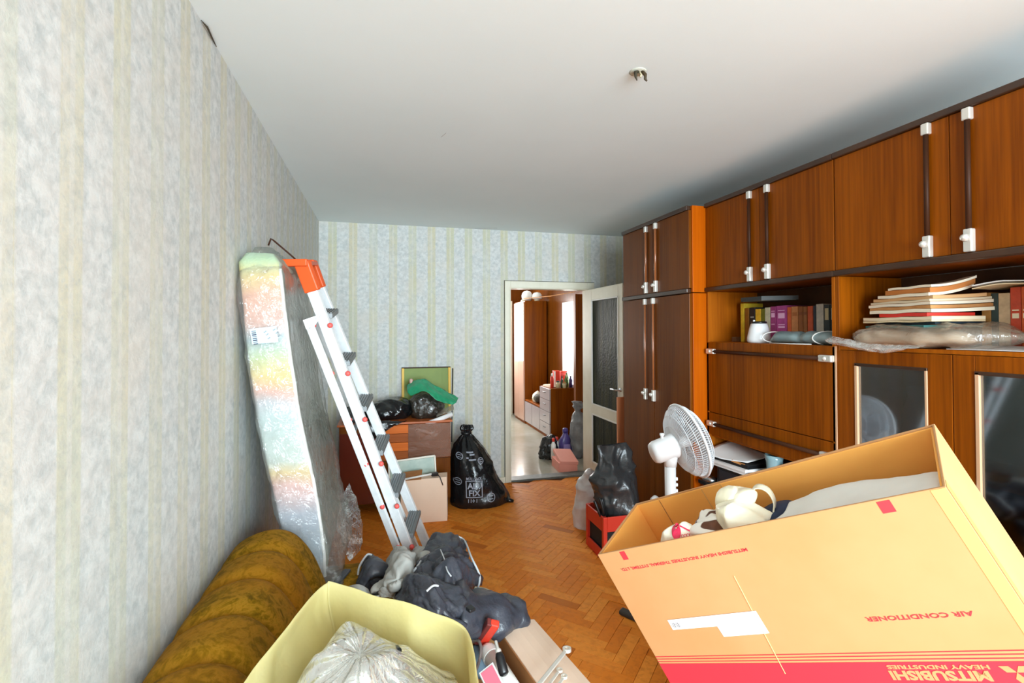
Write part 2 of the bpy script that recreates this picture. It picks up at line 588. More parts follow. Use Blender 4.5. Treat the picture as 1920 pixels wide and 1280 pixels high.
def velvet(name):
    N = Nodes(name)
    v = N.coord((1, 1, 1), True)
    a = N.noise(v, 16, 4, 0.6, 2.2)
    b = N.noise(v, 34, 4, 0.65, 1.5)
    c = N.noise(v, 4.2, 2, 0.5)
    f = N.math('ADD', N.math('MULTIPLY', a, 0.62), N.math('MULTIPLY', b, 0.38))
    col = N.ramp(f, [(0.36, (90, 66, 2)), (0.46, (116, 86, 4)), (0.55, (148, 106, 26)), (0.66, (120, 92, 8))])
    col = N.mix(N.ramp(c, [(0.40, (0, 0, 0, 1)), (0.62, (0.4, 0.4, 0.4, 1))]), col, lin((152, 96, 16)))
    N.link(col, N.b.inputs['Base Color'])
    N.b.inputs['Roughness'].default_value = 0.75
    N.b.inputs['Specular IOR Level'].default_value = 0.1
    N.bump(b, 0.25, 0.006)
    return N.m


M['velvet'] = velvet('olive_gold_velvet')

# ================================================================== the room
S = dict(kind='structure')
ZC = 2.608
YB = 4.926
floor = box('floor', M['subfloor'], (-0.59, 2.6, -2.6, YB, -0.05, -0.004), **S)
MB().box(-0.7, 2.7, -2.72, YB + 0.12, ZC, ZC + 0.1).build('ceiling', M['ceiling'], **S)
MB().box(-0.7, -0.59, -2.72, YB, -0.05, ZC).build('wall_left', M['wp_left'], **S)
MB().box(2.6, 2.7, -2.72, YB, -0.05, ZC).build('wall_right', M['wp_left'], **S)
MB().box(-0.7, 1.235, YB, YB + 0.12, -0.05, ZC).box(2.2, 2.7, YB, YB + 0.12, -0.05, ZC).box(1.235, 2.2, YB, YB + 0.12, 2.065, ZC).build('wall_back', M['wp_back'], **S)
MB().box(-0.59, -0.37, -2.72, -2.6, -0.05, ZC).box(2.37, 2.6, -2.72, -2.6, -0.05, ZC).box(-0.37, 2.37, -2.72, -2.6, -0.05, 0.43).box(-0.37, 2.37, -2.72, -2.6, 2.46, ZC).build('wall_front', M['plain_wall'], **S)
w = MB()
for a in (-0.37, 0.51, 1.42, 2.31): w.box(a, a + 0.06, -2.68, -2.62, 0.43, 2.46)
w.box(-0.37, 2.37, -2.68, -2.62, 0.43, 0.49).box(-0.37, 2.37, -2.68, -2.62, 2.40, 2.46)
w.build('window_1', M['white'], **S)
# ceiling crack along the left wall and its hairline neighbours
MB().tube([(-0.586, 1.82, 2.603), (-0.580, 1.86, 2.604), (-0.584, 1.92, 2.603), (-0.587, 1.98, 2.604)], [0.001, 0.004, 0.003, 0.001], 6).build('trim_2', M['dark_gap'], label='dark open crack in the corner of left wall and ceiling', **S)
for k, pts in enumerate((((0.9, 4.90), (1.0, 4.86), (1.12, 4.83)), ((0.30, 2.62), (0.318, 2.56)), ((2.2, 4.91), (2.32, 4.915)))):
    MB().tube([(x, y, 2.6075) for x, y in pts], 0.0006, 5).build('hairline_crack', M['dark_gap'], bpy.data.objects['ceiling'])

# parquet: herringbone blocks, each one a piece near the camera
W_, L_ = 0.0625, 0.25
def to_world(a, b): return ((a - b) * 0.70711 + 1.094, (a + b) * 0.70711 + 2.362)
view = [(-0.12, 3.25), (0.62, 3.20), (0.62, 4.35), (1.16, 4.50), (1.22, 4.90), (2.10, 4.90), (1.62, 3.75), (1.42, 3.2), (1.36, 2.6), (1.18, 1.95), (0.95, 1.55), (0.62, 1.75), (0.52, 2.15), (0.4, 2.6), (0.1, 2.85)]


def inside(x, y, poly):
    c = False
    for i in range(len(poly)):
        (x1, y1), (x2, y2) = poly[i], poly[i - 1]
        if (y1 > y) != (y2 > y) and x < (x2 - x1) * (y - y1) / (y2 - y1) + x1: c = not c
    return c


blocks = []
for m in range(-20, 20):
    for k in range(-90, 70):
        for hv in (0, 1):
            a0, b0 = k * W_ + m * L_, k * W_ - m * L_
            if hv == 0: r = (a0, a0 + L_, b0, b0 + W_)
            else: r = (a0 + L_, a0 + L_ + W_, b0 + W_ - L_, b0 + W_)
            c = to_world((r[0] + r[1]) / 2, (r[2] + r[3]) / 2)
            if -0.6 < c[0] < 2.62 and -2.6 < c[1] < YB: blocks.append((c, hv))
blocks.sort(key=lambda q: q[0][0] ** 2 + q[0][1] ** 2)
near = [q for q in blocks if inside(q[0][0], q[0][1], view)][:288]
nearset = set(id(q) for q in near)
g = 0.0005


def block_mb(c, hv, dz=0.0, clip=False):
    d = Vector((0.70711, 0.70711, 0)) if hv == 0 else Vector((-0.70711, 0.70711, 0))
    s = Vector((-d.y, d.x, 0))
    mb = MB()
    t = 0.0008
    top = [Vector(c).to_3d() + d * (i * (L_ / 2 - g - t)) + s * (j * (W_ / 2 - g - t)) + Vector((0, 0, dz)) for i, j in ((-1, -1), (1, -1), (1, 1), (-1, 1))]
    bot = [Vector(c).to_3d() + d * (i * (L_ / 2 - g)) + s * (j * (W_ / 2 - g)) + Vector((0, 0, -0.0038)) for i, j in ((-1, -1), (1, -1), (1, 1), (-1, 1))]
    if clip:
        for p in top + bot: p.x = min(max(p.x, -0.59), 2.6); p.y = min(max(p.y, -2.6), YB)
    return mb.add(top + bot, [(0, 1, 2, 3), (4, 5, 1, 0), (5, 6, 2, 1), (6, 7, 3, 2), (7, 4, 0, 3)])


proto = {}
for (c, hv) in near:
    dz = random.uniform(-0.0007, 0.0)
    if hv not in proto:
        o = block_mb((0, 0), hv).build('parquet_block', M['parquet'])
        o.parent = floor
        proto[hv] = o
    else:
        o = proto[hv].copy()
        COL.objects.link(o)
    o.location = (c[0] - INV['floor'].x, c[1] - INV['floor'].y, dz - INV['floor'].z)
field = MB()
for q in blocks:
    if id(q) not in nearset:
        b = block_mb(q[0], q[1], random.uniform(-0.0007, 0), True)
        field.add(b.v, b.f)
field.build('parquet_field', M['parquet_far'], floor, kind='stuff')

# skirting
MB().box(-0.59, -0.575, -2.6, YB, 0, 0.06).build('baseboard_left', M['wood_dk'], **S)
MB().box(-0.575, 1.215, YB - 0.015, YB, 0, 0.06).build('baseboard_back', M['cream'], **S)

# door frame and its leaf
fr = MB()
fr.box(1.217, 1.28, YB - 0.018, YB + 0.135, 0, 2.083).box(2.142, 2.218, YB - 0.018, YB + 0.135, 0, 2.083).box(1.28, 2.142, YB - 0.018, YB + 0.135, 2.006, 2.083)
fr.box(1.262, 1.272, YB - 0.024, YB - 0.018, 0, 2.02).box(2.150, 2.160, YB - 0.024, YB - 0.018, 0, 2.02).box(1.262, 2.160, YB - 0.024, YB - 0.018, 2.014, 2.022)
fr.build('trim_1', M['cream'], bev=0.004, label='cream painted door frame around the hall doorway', **S)
MB().box(1.211, 1.217, YB - 0.006, YB, 0, 2.089).box(1.217, 2.223, YB - 0.006, YB, 2.083, 2.089).build('paint_gap', M['dark_gap'], bpy.data.objects['trim_1'])
MB().obox((1.276, YB + 0.02, 1.02), (0.006, 0, 0), (0, 0.012, 0), (0, 0, 0.08)).build('strike_plate', M['steel'], bpy.data.objects['trim_1'])
MB().box(1.28, 2.142, YB - 0.02, YB + 0.125, 0, 0.022).build('trim_3', M['thresh'], bev=0.004, label='worn grey threshold strip of the doorway', **S)

door = MB()
dx0, dx1 = 2.105, 2.142
door.box(dx0, dx1, 4.735, 4.905, 0.02, 1.998).box(dx0, dx1, 4.045, 4.135, 0.02, 1.998)
door.box(dx0, dx1, 4.135, 4.735, 1.885, 1.998).box(dx0, dx1, 4.135, 4.735, 0.705, 0.80).box(dx0, dx1, 4.135, 4.735, 0.02, 0.20)
dleaf = door.build('door_1', M['cream'], bev=0.003, label='open cream door leaf with two patterned glass panes', **S)
N = Nodes('patterned_door_glass')
N.b.inputs['Base Color'].default_value = lin((40, 46, 34))
N.b.inputs['Roughness'].default_value = 0.45
N.b.inputs['Specular IOR Level'].default_value = 0.1
N.b.inputs['Transmission Weight'].default_value = 0.35
N.b.inputs['IOR'].default_value = 1.3
vv = N.coord((1, 1, 1), True)
hv_ = N.noise(N.coord((60, 60, 3), True), 1.0, 3, 0.6)
cc = N.ramp(N.noise(N.coord((6, 12, 1.2), True), 1.5, 3, 0.5), [(0.3, (24, 28, 20)), (0.5, (46, 52, 34)), (0.7, (70, 68, 36))])  # wall shadow behind the panes is put into the dark glass colour
N.link(cc, N.b.inputs['Base Color'])
vo = N.t.nodes.new('ShaderNodeTexVoronoi'); N.link(vv, vo.inputs['Vector']); vo.inputs['Scale'].default_value = 46
N.bump(N.math('ADD', hv_, N.math('MULTIPLY', vo.outputs['Distance'], 0.6)), 0.5, 0.006)
M['doorglass'] = N.m
for z0, z1 in ((0.80, 1.885), (0.20, 0.705)):
    box('glass_pane', M['doorglass'], (2.118, 2.126, 4.137, 4.733, z0 + 0.002, z1 - 0.002), dleaf)
    for b in ((dx0 - 0.004, dx0 + 0.008, 4.725, 4.737, z0, z1), (dx0 - 0.004, dx0 + 0.008, 4.133, 4.145, z0, z1), (dx0 - 0.004, dx0 + 0.008, 4.137, 4.733, z1 - 0.012, z1), (dx0 - 0.004, dx0 + 0.008, 4.137, 4.733, z0, z0 + 0.012)):
        box('glazing_bead', M['white'], b, dleaf)
MB().lathe((2.105, 4.09, 1.02), [(0.018, 0), (0.018, 0.006), (0.008, 0.008), (0.008, 0.05)], 14, (-1, 0, 0)).tube([(2.06, 4.09, 1.02), (2.057, 4.13, 1.02), (2.058, 4.20, 1.018)], 0.008).build('door_handle', M['steel'], dleaf, smooth=True)

# ------------------------------------------------------------------ the hall beyond
MB().box(1.0, 2.9, YB + 0.12, 9.1, -0.05, 0.0).build('floor_hall', M['lino'], **S)
MB().box(1.0, 2.9, YB + 0.12, 9.1, 2.55, 2.65).build('ceiling_hall', M['ceiling'], **S)
MB().box(1.0, 1.12, YB + 0.12, 9.1, -0.05, 2.55).build('wall_hall_left', M['plain_wall'], **S)
MB().box(1.0, 2.9, 9.0, 9.1, -0.05, 2.55).build('wall_hall_far', M['wood_dk'], **S)
WX = 2.72
MB().box(WX, WX + 0.12, YB + 0.12, 6.72, -0.05, 2.55).box(WX, WX + 0.12, 7.17, 9.1, -0.05, 2.55).box(WX, WX + 0.12, 6.72, 7.17, 1.99, 2.55).box(WX, WX + 0.12, 6.72, 7.17, -0.05, 0.72).build('wall_hall_right', M['wood_dk'], **S)
w2 = MB().box(WX - 0.02, WX + 0.13, 6.705, 6.735, 0.74, 2.0).box(WX - 0.02, WX + 0.13, 7.155, 7.185, 0.74, 2.0).box(WX - 0.02, WX + 0.13, 6.735, 7.155, 1.96, 2.0).box(WX - 0.02, WX + 0.13, 6.735, 7.155, 0.74, 0.77)
wf = w2.build('window_2', M['white'], bev=0.003, label='bright hall window with white frame above the chest', **S)
MB().box(WX + 0.05, WX + 0.056, 6.735, 7.155, 0.77, 1.96).build('glass_pane', plastic_film('window_glass', (255, 255, 255), 0.02, 0.02, 0.02, 3, 0.2), wf)
MB().box(2.36, 2.46, 5.80, 5.87, 0, 2.03).build('trim_4', M['wood'], bev=0.003, label='brown wooden post at the right edge of the doorway view', **S)
MB().box(2.29, 2.35, 8.90, 9.0, 0, 2.12).box(2.29, 2.34, 8.86, 8.9, 0, 2.0).build('trim_5', M['cream'], bev=0.004, label='cream door jamb at the far end of the hall', **S)
MB().tube([(2.30, 8.0, 2.11), (2.5, 7.2, 2.10), (2.68, 6.6, 2.125)], 0.006).build('hall_cable', M['paper_tan'], label='thin cable strung under the ceiling across the hall', cat='cable')

# hall wardrobe, bench and chest
t = thing('hall_wardrobe', (2.5, 8.15, 0), 'brown wooden hall wardrobe with pale glossy front, seen through the doorway', 'wardrobe')
box('body', M['wood'], (2.31, 2.70, 7.93, 8.55, 0.0, 2.07), t, bev=0.003)
N = Nodes('glossy_pale_front')
N.b.inputs['Base Color'].default_value = lin((206, 168, 150)); N.b.inputs['Roughness'].default_value = 0.12; N.b.inputs['Coat Weight'].default_value = 0.6
M['gloss_pale'] = N.m
box('door', M['gloss_pale'], (2.285, 2.308, 7.94, 8.23, 0.05, 2.05), t, bev=0.002)
box('door', M['gloss_pale'], (2.285, 2.308, 8.24, 8.54, 0.05, 2.05), t, bev=0.002)
MB().tube([(2.27, 8.20, 1.30), (2.262, 8.20, 1.25), (2.27, 8.20, 1.20)], 0.006).build('handle', M['chrome'], t)
for k, (x, y) in enumerate(((2.40, 8.10), (2.56, 8.03))):
    lab = ('round white globe lampshade standing on top of the hall wardrobe, left one', 'white dome lampshade with collar on top of the hall wardrobe, right one')[k]
    tt = thing('lampshade', (x, y, 2.07), lab, 'lampshade')
    if k == 0:
        MB().lathe((x, y, 2.07), [(0.04, 0.0), (0.07, 0.02), (0.088, 0.06), (0.092, 0.10), (0.08, 0.145), (0.05, 0.175), (0.01, 0.185)], 20).build('globe', M['white'], tt, smooth=True)
        MB().lathe((x - 0.07, y - 0.03, 2.07), [(0.05, 0.0), (0.045, 0.02), (0.02, 0.03)], 16).build('collar', M['cream'], tt, smooth=True)
    else:
        MB().lathe((x, y, 2.07), [(0.045, 0.0), (0.045, 0.03), (0.09, 0.045), (0.094, 0.07), (0.085, 0.11), (0.055, 0.145), (0.01, 0.155)], 20).build('dome', M['white'], tt, smooth=True)
        MB().lathe((x, y, 2.068), [(0.047, 0.0), (0.047, 0.03)], 16).build('collar', M['cream'], tt, smooth=True)

N = Nodes('silver_grey_front')
N.b.inputs['Base Color'].default_value = lin((176, 168, 172)); N.b.inputs['Roughness'].default_value = 0.18; N.b.inputs['Coat Weight'].default_value = 0.5
M['gloss_grey'] = N.m
t = thing('shoe_bench', (2.5, 7.5, 0), 'low hall shoe cabinet with pale glossy doors beyond the doorway', 'cabinet')
box('body', M['wood'], (2.325, 2.68, 7.13, 7.925, 0.0, 0.385), t, bev=0.003)
for a in (7.135, 7.535): box('door', M['gloss_grey'], (2.305, 2.325, a, a + 0.385, 0.05, 0.38), t, bev=0.002)
box('bench_top', M['wood'], (2.31, 2.68, 7.13, 7.925, 0.385, 0.415), t, bev=0.01)
t = thing('drawer_chest', (2.5, 6.9, 0), 'hall chest of silver grey drawers with brown side panel', 'chest')
box('body', M['wood'], (2.325, 2.70, 6.66, 7.12, 0.0, 0.73), t, bev=0.003)
for k in range(4):
    d = box('drawer', M['gloss_grey'], (2.305, 2.325, 6.665, 7.115, 0.05 + k * 0.17, 0.213 + k * 0.17), t, bev=0.002)
    MB().tube([(2.30, 6.84, 0.15 + k * 0.17), (2.292, 6.89, 0.15 + k * 0.17), (2.30, 6.94, 0.15 + k * 0.17)], 0.006).build('handle', M['black'], d)

# things on and by the hall chest
def bottle(name, x, y, z, prof, mat, capm, label, cat, caph=0.02, capr=0.012):
    tt = thing(name, (x, y, z), label, cat)
    MB().lathe((x, y, z), prof, 16).build('body', mat, tt, smooth=True)
    h = prof[-1][1]
    MB().lathe((x, y, z + h), [(capr, 0), (capr, caph * 0.8), (capr * 0.8, caph)], 12).build('cap', capm, tt, smooth=True)
    return tt


red = M['red_pl']
green = pm('green_plastic', (92, 132, 66), 0.35)
dkgreen = pm('dark_green_glass', (44, 60, 40), 0.15, coat=0.4)
cream_b = pm('cream_jar', (214, 200, 160), 0.4)
violet = pm('violet_plastic', (84, 70, 142), 0.32, coat=0.2)
bp = [(0.022, 0), (0.024, 0.02), (0.024, 0.10), (0.010, 0.13), (0.010, 0.15)]
bottle('spray_can', 2.38, 6.76, 0.73, [(0.026, 0), (0.026, 0.15), (0.018, 0.165), (0.018, 0.17)], red, M['white'], 'red spray can with white cap on hall chest, leftmost', 'spray can', 0.04, 0.014)
tt = thing('red_carton', (2.49, 6.80, 0.73), 'tall red box standing on the hall chest behind bottles', 'box')
MB().box(2.44, 2.53, 6.84, 6.92, 0.73, 0.97).build('body', red, tt, bev=0.003)
MB().box(2.438, 2.462, 6.838, 6.841, 0.73, 0.965).build('white_stripe', M['white'], tt)
tt = thing('red_carton', (2.60, 6.85, 0.73), 'second red box on the hall chest, nearer the window', 'box')
MB().box(2.555, 2.65, 6.85, 6.93, 0.73, 0.96).build('body', red, tt, bev=0.003)
MB().box(2.555, 2.65, 6.846, 6.852, 0.90, 0.94).build('band', M['pinkred_pl'], tt)
bottle('jar', 2.455, 6.72, 0.73, [(0.03, 0), (0.033, 0.05), (0.028, 0.085)], cream_b, M['black'], 'small cream jar in front of red box on hall chest', 'jar', 0.02, 0.026)
bottle('bottle', 2.525, 6.74, 0.73, bp, dkgreen, M['black'], 'dark green bottle in the middle of hall chest top', 'bottle')
bottle('bottle', 2.575, 6.71, 0.73, [(0.024, 0), (0.024, 0.12), (0.012, 0.15), (0.012, 0.17)], green, cream_b, 'light green bottle on the hall chest top', 'bottle')
bottle('jar', 2.545, 6.69, 0.73, [(0.028, 0), (0.03, 0.06), (0.026, 0.07)], cream_b, M['paper_tan'], 'squat jar with tan lid at chest front edge', 'jar', 0.02, 0.026)
bottle('bottle', 2.66, 6.74, 0.73, [(0.026, 0), (0.026, 0.11), (0.012, 0.14), (0.012, 0.15)], violet, M['black'], 'short violet bottle at right end of hall chest top', 'bottle')
bottle('bottle', 2.625, 6.80, 0.73, [(0.028, 0), (0.028, 0.15), (0.014, 0.18), (0.014, 0.2)], green, M['steel'], 'tall pale green bottle near the hall window', 'bottle')
cl = patch([[(2.30, 7.04, 0.66), (2.34, 6.90, 0.70), (2.38, 6.76, 0.735)], [(2.34, 7.06, 0.74), (2.38, 6.92, 0.765), (2.42, 6.78, 0.75)], [(2.42, 7.08, 0.745), (2.46, 6.95, 0.76), (2.48, 6.82, 0.745)]], 14, 14, 0.012, 14, 3)
MB().grid(cl).build('cloth', pm('beige_cloth', (206, 186, 166), 0.85), smooth=True, solid=0.004, label='crumpled beige cloth hanging over the hall chest corner', cat='cloth')
for k, (x, y, c, s, lab) in enumerate(((2.40, 7.55, (220, 214, 196), 11, 'pale crumpled newspaper bundle on hall shoe cabinet'), (2.38, 7.42, (60, 54, 44), 12, 'dark crumpled bag against the newspaper on shoe cabinet'))):
    blob((x, y, 0.47 + 0.03 * k), (0.07, 0.09, 0.10 - 0.03 * k), s, 0.03, 12, 24, 14, 0.415).build('paper_bundle' if k == 0 else 'dark_bag', pm('bundle_%s' % 'ab'[k], c, 0.7), smooth=True, label=lab, cat='paper' if k == 0 else 'bag')

# floor things in the doorway
pk = pm('pink_card', (232, 148, 130), 0.6)
pk2 = pm('pink_card_lid', (238, 158, 142), 0.55)
t = thing('shoe_box', (1.97, 5.25, 0), 'pink cardboard shoe box with loose lid on the hall floor', 'box')
bm = MB()
bx = [(1.875, 5.105), (2.09, 5.098), (2.115, 5.39), (1.90, 5.42)]
bm.prism(bx, 0.0, 0.105).build('box', pk, t, bev=0.002)
c0 = Vector((2.005, 5.25, 0.135))
a_, b_ = Vector((0.105, -0.004, -0.008)), Vector((0.012, 0.155, 0.035))
nn = a_.cross(b_).normalized()
MB().obox(c0, a_, b_, nn * 0.018).build('lid', pk2, t, bev=0.003)
t = thing('detergent_bottle', (2.20, 5.76, 0), 'purple laundry detergent bottle with handle behind the pink box', 'bottle')
def oval(x, y, z, rx, ry, n=20, e=0.75):
    sg = lambda q: math.copysign(abs(q) ** e, q)
    return [Vector((x + rx * sg(math.cos(2 * math.pi * i / n)), y + ry * sg(math.sin(2 * math.pi * i / n)), z)) for i in range(n)]
x, y = 2.20, 5.76
MB().loft([oval(x, y, z, rx, ry) for z, rx, ry in ((0.0, 0.075, 0.05), (0.02, 0.08, 0.055), (0.14, 0.085, 0.055), (0.21, 0.075, 0.05), (0.25, 0.045, 0.04), (0.28, 0.03, 0.03), (0.29, 0.028, 0.028))]).build('body', violet, t, smooth=True)
MB().lathe((x, y, 0.29), [(0.034, 0), (0.036, 0.03), (0.03, 0.055), (0.015, 0.06)], 16).build('cap', pm('dark_violet_cap', (66, 54, 128), 0.35), t, smooth=True)
MB().tube([(x + 0.07, y - 0.02, 0.21), (x + 0.10, y - 0.03, 0.17), (x + 0.10, y - 0.03, 0.08), (x + 0.075, y - 0.02, 0.04)], 0.013).build('handle', violet, t, smooth=True)
MB().grid([[(x - 0.045 + 0.09 * i / 6, y - 0.056 - 0.004, 0.05 + 0.11 * j / 6) for i in range(7)] for j in range(7)]).build('label', pm('lilac_label', (150, 134, 196), 0.5), t, solid=0.001, label='lilac label')
bottle('cleaner_bottle', 2.10, 5.80, 0, [(0.03, 0), (0.032, 0.02), (0.032, 0.14), (0.018, 0.18), (0.016, 0.19)], M['white'], red, 'white cleaner bottle with red cap beside purple detergent', 'bottle', 0.045, 0.022)
bag([(0.0, 1.96, 5.72, 0.10, 0.09), (0.06, 1.96, 5.72, 0.115, 0.10), (0.16, 1.97, 5.72, 0.10, 0.09), (0.24, 1.99, 5.73, 0.075, 0.06), (0.28, 2.0, 5.73, 0.03, 0.03)], 21, 0.03, 14, 36, 20).build('black_bag', M['binbag'], smooth=True, label='small crumpled black bag on hall floor left of bottles', cat='bag')
bottle('cleaner_bottle', 1.985, 5.60, 0.02, [(0.028, 0), (0.03, 0.02), (0.03, 0.17), (0.014, 0.20), (0.014, 0.21)], M['white'], red, 'white bottle with red cap poking out of small black bag', 'bottle', 0.04, 0.018)
bag([(0.0, 2.32, 5.66, 0.06, 0.07), (0.1, 2.33, 5.66, 0.09, 0.09), (0.35, 2.33, 5.66, 0.10, 0.10), (0.52, 2.33, 5.66, 0.07, 0.08), (0.58, 2.32, 5.65, 0.03, 0.035), (0.64, 2.33, 5.64, 0.06, 0.06), (0.70, 2.30, 5.64, 0.07, 0.05)], 5, 0.025, 12, 40, 30).build('grey_bag', M['greybag'], smooth=True, label='knotted grey plastic bag hanging full beside the hall post', cat='bag')
put(MB().box(1.99, 2.07, 3.93, 3.95, 0, 0.98).build('plank', pm('pinkish_plank', (206, 130, 86), 0.45), bev=0.002), 'narrow pinkish wooden plank standing between wardrobe and door', 'plank')

# ------------------------------------------------------------------ the wardrobe and the wall unit
def vhandle(door, x, y, z0, z1, barm, knob=True, r=0.009, top=0.045, bot=0.085):
    b = MB().tube([(x - 0.012, y, z0 + bot - 0.01), (x - 0.012, y, z1 - top + 0.01)], r, 10).build('handle_bar', barm, door, smooth=True)
    MB().obox((x - 0.010, y, z1 - top / 2), (0.012, 0, 0), (0, 0.014, 0), (0, 0, top / 2)).build('handle_end', M['chrome'], door, bev=0.004)
    MB().obox((x - 0.010, y, z0 + bot / 2), (0.012, 0, 0), (0, 0.014, 0), (0, 0, bot / 2)).build('handle_end', M['chrome'], door, bev=0.004)
    if knob:
        MB().lathe((x - 0.018, y, z0 + bot * 0.6), [(0.008, 0), (0.008, 0.008), (0.015, 0.013), (0.012, 0.024), (0.003, 0.028)], 14, (-1, 0, 0)).build('knob', M['chrome'], door, smooth=True)


def hhandle(door, x, z, y0, y1, barm):
    MB().tube([(x - 0.014, y0 + 0.05, z), (x - 0.014, y1 - 0.05, z)], 0.011, 10).build('handle_bar', barm, door, smooth=True)
    for a, b in ((y0, y0 + 0.075), (y1 - 0.075, y1)):
        MB().obox((x - 0.012, (a + b) / 2, z), (0.013, 0, 0), (0, (b - a) / 2, 0), (0, 0, 0.017)).build('handle_end', M['chrome'], door, bev=0.006)
        MB().lathe((x - 0.02, (a + b) / 2, z), [(0.012, 0), (0.010, 0.008), (0.004, 0.012)], 12, (-1, 0, 0)).build('stud', M['chrome'], door, smooth=True)


XW, Y0, Y1 = 1.97, 2.836, 3.771
t = thing('wardrobe', (2.27, 3.30, 0), 'tall dark brown wardrobe with two full-height doors beside the doorway', 'wardrobe')
MB().box(XW + 0.02, 2.58, Y0, Y0 + 0.02, 0, 1.815).build('side_panel', M['daylit_side'], t, bev=0.002, label='end panel facing the room, daylight painted into its orange tone')
MB().box(XW + 0.02, 2.58, Y1 - 0.02, Y1, 0, 1.815).build('side_panel', M['wood_dk'], t)
MB().box(XW + 0.02, 2.58, Y0 + 0.02, Y1 - 0.02, 0.06, 0.08).box(XW + 0.02, 2.58, Y0 + 0.02, Y1 - 0.02, 1.795, 1.815).box(2.57, 2.58, Y0 + 0.02, Y1 - 0.02, 0.08, 1.795).build('carcass', M['wood_dk'], t)
MB().box(XW + 0.04, XW + 0.06, Y0 + 0.02, Y1 - 0.02, 0, 0.06).build('plinth', M['trim_dk'], t)
ym = 3.29
d1 = box('door', M['wood_dk'], (XW, XW + 0.02, ym + 0.002, Y1 - 0.001, 0.065, 1.812), t, bev=0.002)
d2 = box('door', M['wood_dk'], (XW, XW + 0.02, Y0 + 0.012, ym - 0.002, 0.065, 1.812), t, bev=0.002)
yh1, yh2 = (1.970, 3.399, 1.563)[1], (1.970, 3.283, 1.563)[1]
vhandle(d1, XW, yh1, 1.035, 1.81, M['bar_highlit'], r=0.008)
vhandle(d2, XW, yh2, 1.035, 1.81, M['bar_highlit'], r=0.008)
t = thing('wardrobe_top_box', (2.27, 3.30, 1.82), 'brown two-door top cupboard stacked on the tall wardrobe', 'cupboard')
MB().box(XW + 0.02, 2.58, Y0, Y0 + 0.02, 1.82, 2.40).build('side_panel', M['daylit_side'], t, bev=0.002, label='end panel facing the room, daylight painted into its orange tone')
MB().box(XW + 0.02, 2.58, Y1 - 0.02, Y1, 1.82, 2.40).box(XW + 0.02, 2.58, Y0 + 0.02, Y1 - 0.02, 1.82, 1.84).box(XW + 0.02, 2.58, Y0 + 0.02, Y1 - 0.02, 2.38, 2.40).box(2.57, 2.58, Y0 + 0.02, Y1 - 0.02, 1.84, 2.38).build('carcass', M['wood_dk'], t)
MB().box(XW - 0.012, XW + 0.02, Y0 + 0.02, Y1 + 0.008, 1.817, 1.846).build('lower_rail', M['trim_dk'], t, bev=0.004)
MB().box(XW - 0.012, XW + 0.02, Y0 + 0.02, Y1 + 0.008, 2.372, 2.402).build('upper_rail', M['trim_dk'], t, bev=0.004)
d1 = box('door', M['wood_dk'], (XW, XW + 0.02, ym + 0.002, Y1 - 0.001, 1.848, 2.371), t, bev=0.002)
d2 = box('door', M['wood_dk'], (XW, XW + 0.02, Y0 + 0.012, ym - 0.002, 1.848, 2.371), t, bev=0.002)
yh1, yh2 = (1.970, 3.383, 2.140)[1], (1.970, 3.246, 2.120)[1]
vhandle(d1, XW, yh1, 1.852, 2.368, M['bar_highlit'])
vhandle(d2, XW, yh2, 1.852, 2.368, M['bar_highlit'])

XU = 2.09
def upper(y0, y1, ym, h1, h2, barm, label):
    t = thing('overhead_cupboard', (2.29, (y0 + y1) / 2, 1.825), label, 'cupboard')
    MB().box(XU + 0.02, 2.49, y0, y0 + 0.018, 1.825, 2.40).box(XU + 0.02, 2.49, y1 - 0.018, y1, 1.825, 2.40).box(XU + 0.02, 2.49, y0 + 0.018, y1 - 0.018, 1.825, 1.845).box(XU + 0.02, 2.49, y0 + 0.018, y1 - 0.018, 2.38, 2.40).box(2.48, 2.49, y0 + 0.018, y1 - 0.018, 1.845, 2.38).build('carcass', M['wood'], t)
    MB().box(XU - 0.014, XU + 0.02, y0, y1, 1.823, 1.85).build('lower_rail', M['trim_dk'], t, bev=0.004)
    MB().box(XU - 0.014, XU + 0.02, y0, y1, 2.386, 2.414).build('upper_rail', M['trim_dk'], t, bev=0.004)
    d1 = box('door', M['wood'], (XU, XU + 0.02, ym + 0.0015, y1 - 0.002, 1.852, 2.385), t, bev=0.002)
    d2 = box('door', M['wood'], (XU, XU + 0.02, y0 + 0.002, ym - 0.0015, 1.852, 2.385), t, bev=0.002)
    vhandle(d1, XU, h1, 1.853, 2.384, barm)
    vhandle(d2, XU, h2, 1.853, 2.384, barm)
    return t


YD = 1.868
upper(YD + 0.001, Y0 - 0.004, 2.352, 2.418, 2.281, M['bar'], 'walnut overhead cupboard of two doors above the book shelf')
upper(0.90, YD - 0.001, 1.373, 1.447, 1.305, M['bar'], 'nearer walnut overhead cupboard above the stack of papers')

# secretary unit: open shelf, drop front, drawer, knee niche
t = thing('secretary_unit', (2.29, 2.35, 0), 'walnut wall unit section with open bookshelf, drop front and drawer', 'wall unit')
ya, yb_ = YD + 0.001, Y0 - 0.004
MB().box(XU, 2.49, ya, ya + 0.018, 0, 1.822).build('side_panel', M['inside'], t, bev=0.001)
MB().box(XU, 2.49, yb_ - 0.018, yb_, 0, 1.822).build('side_panel', M['inside'], t, bev=0.001)
MB().box(2.48, 2.49, ya + 0.018, yb_ - 0.018, 0, 1.822).build('back_panel', M['backpanel'], t)
MB().box(XU + 0.004, 2.48, ya + 0.018, yb_ - 0.018, 1.474, 1.490).build('shelf', M['inside'], t)
MB().box(XU + 0.02, 2.48, ya + 0.018, yb_ - 0.018, 0.868, 0.884).build('shelf', M['inside'], t)
f = box('drop_front', M['wood'], (XU, XU + 0.02, ya + 0.003, yb_ - 0.001, 1.030, 1.488), t, bev=0.002)
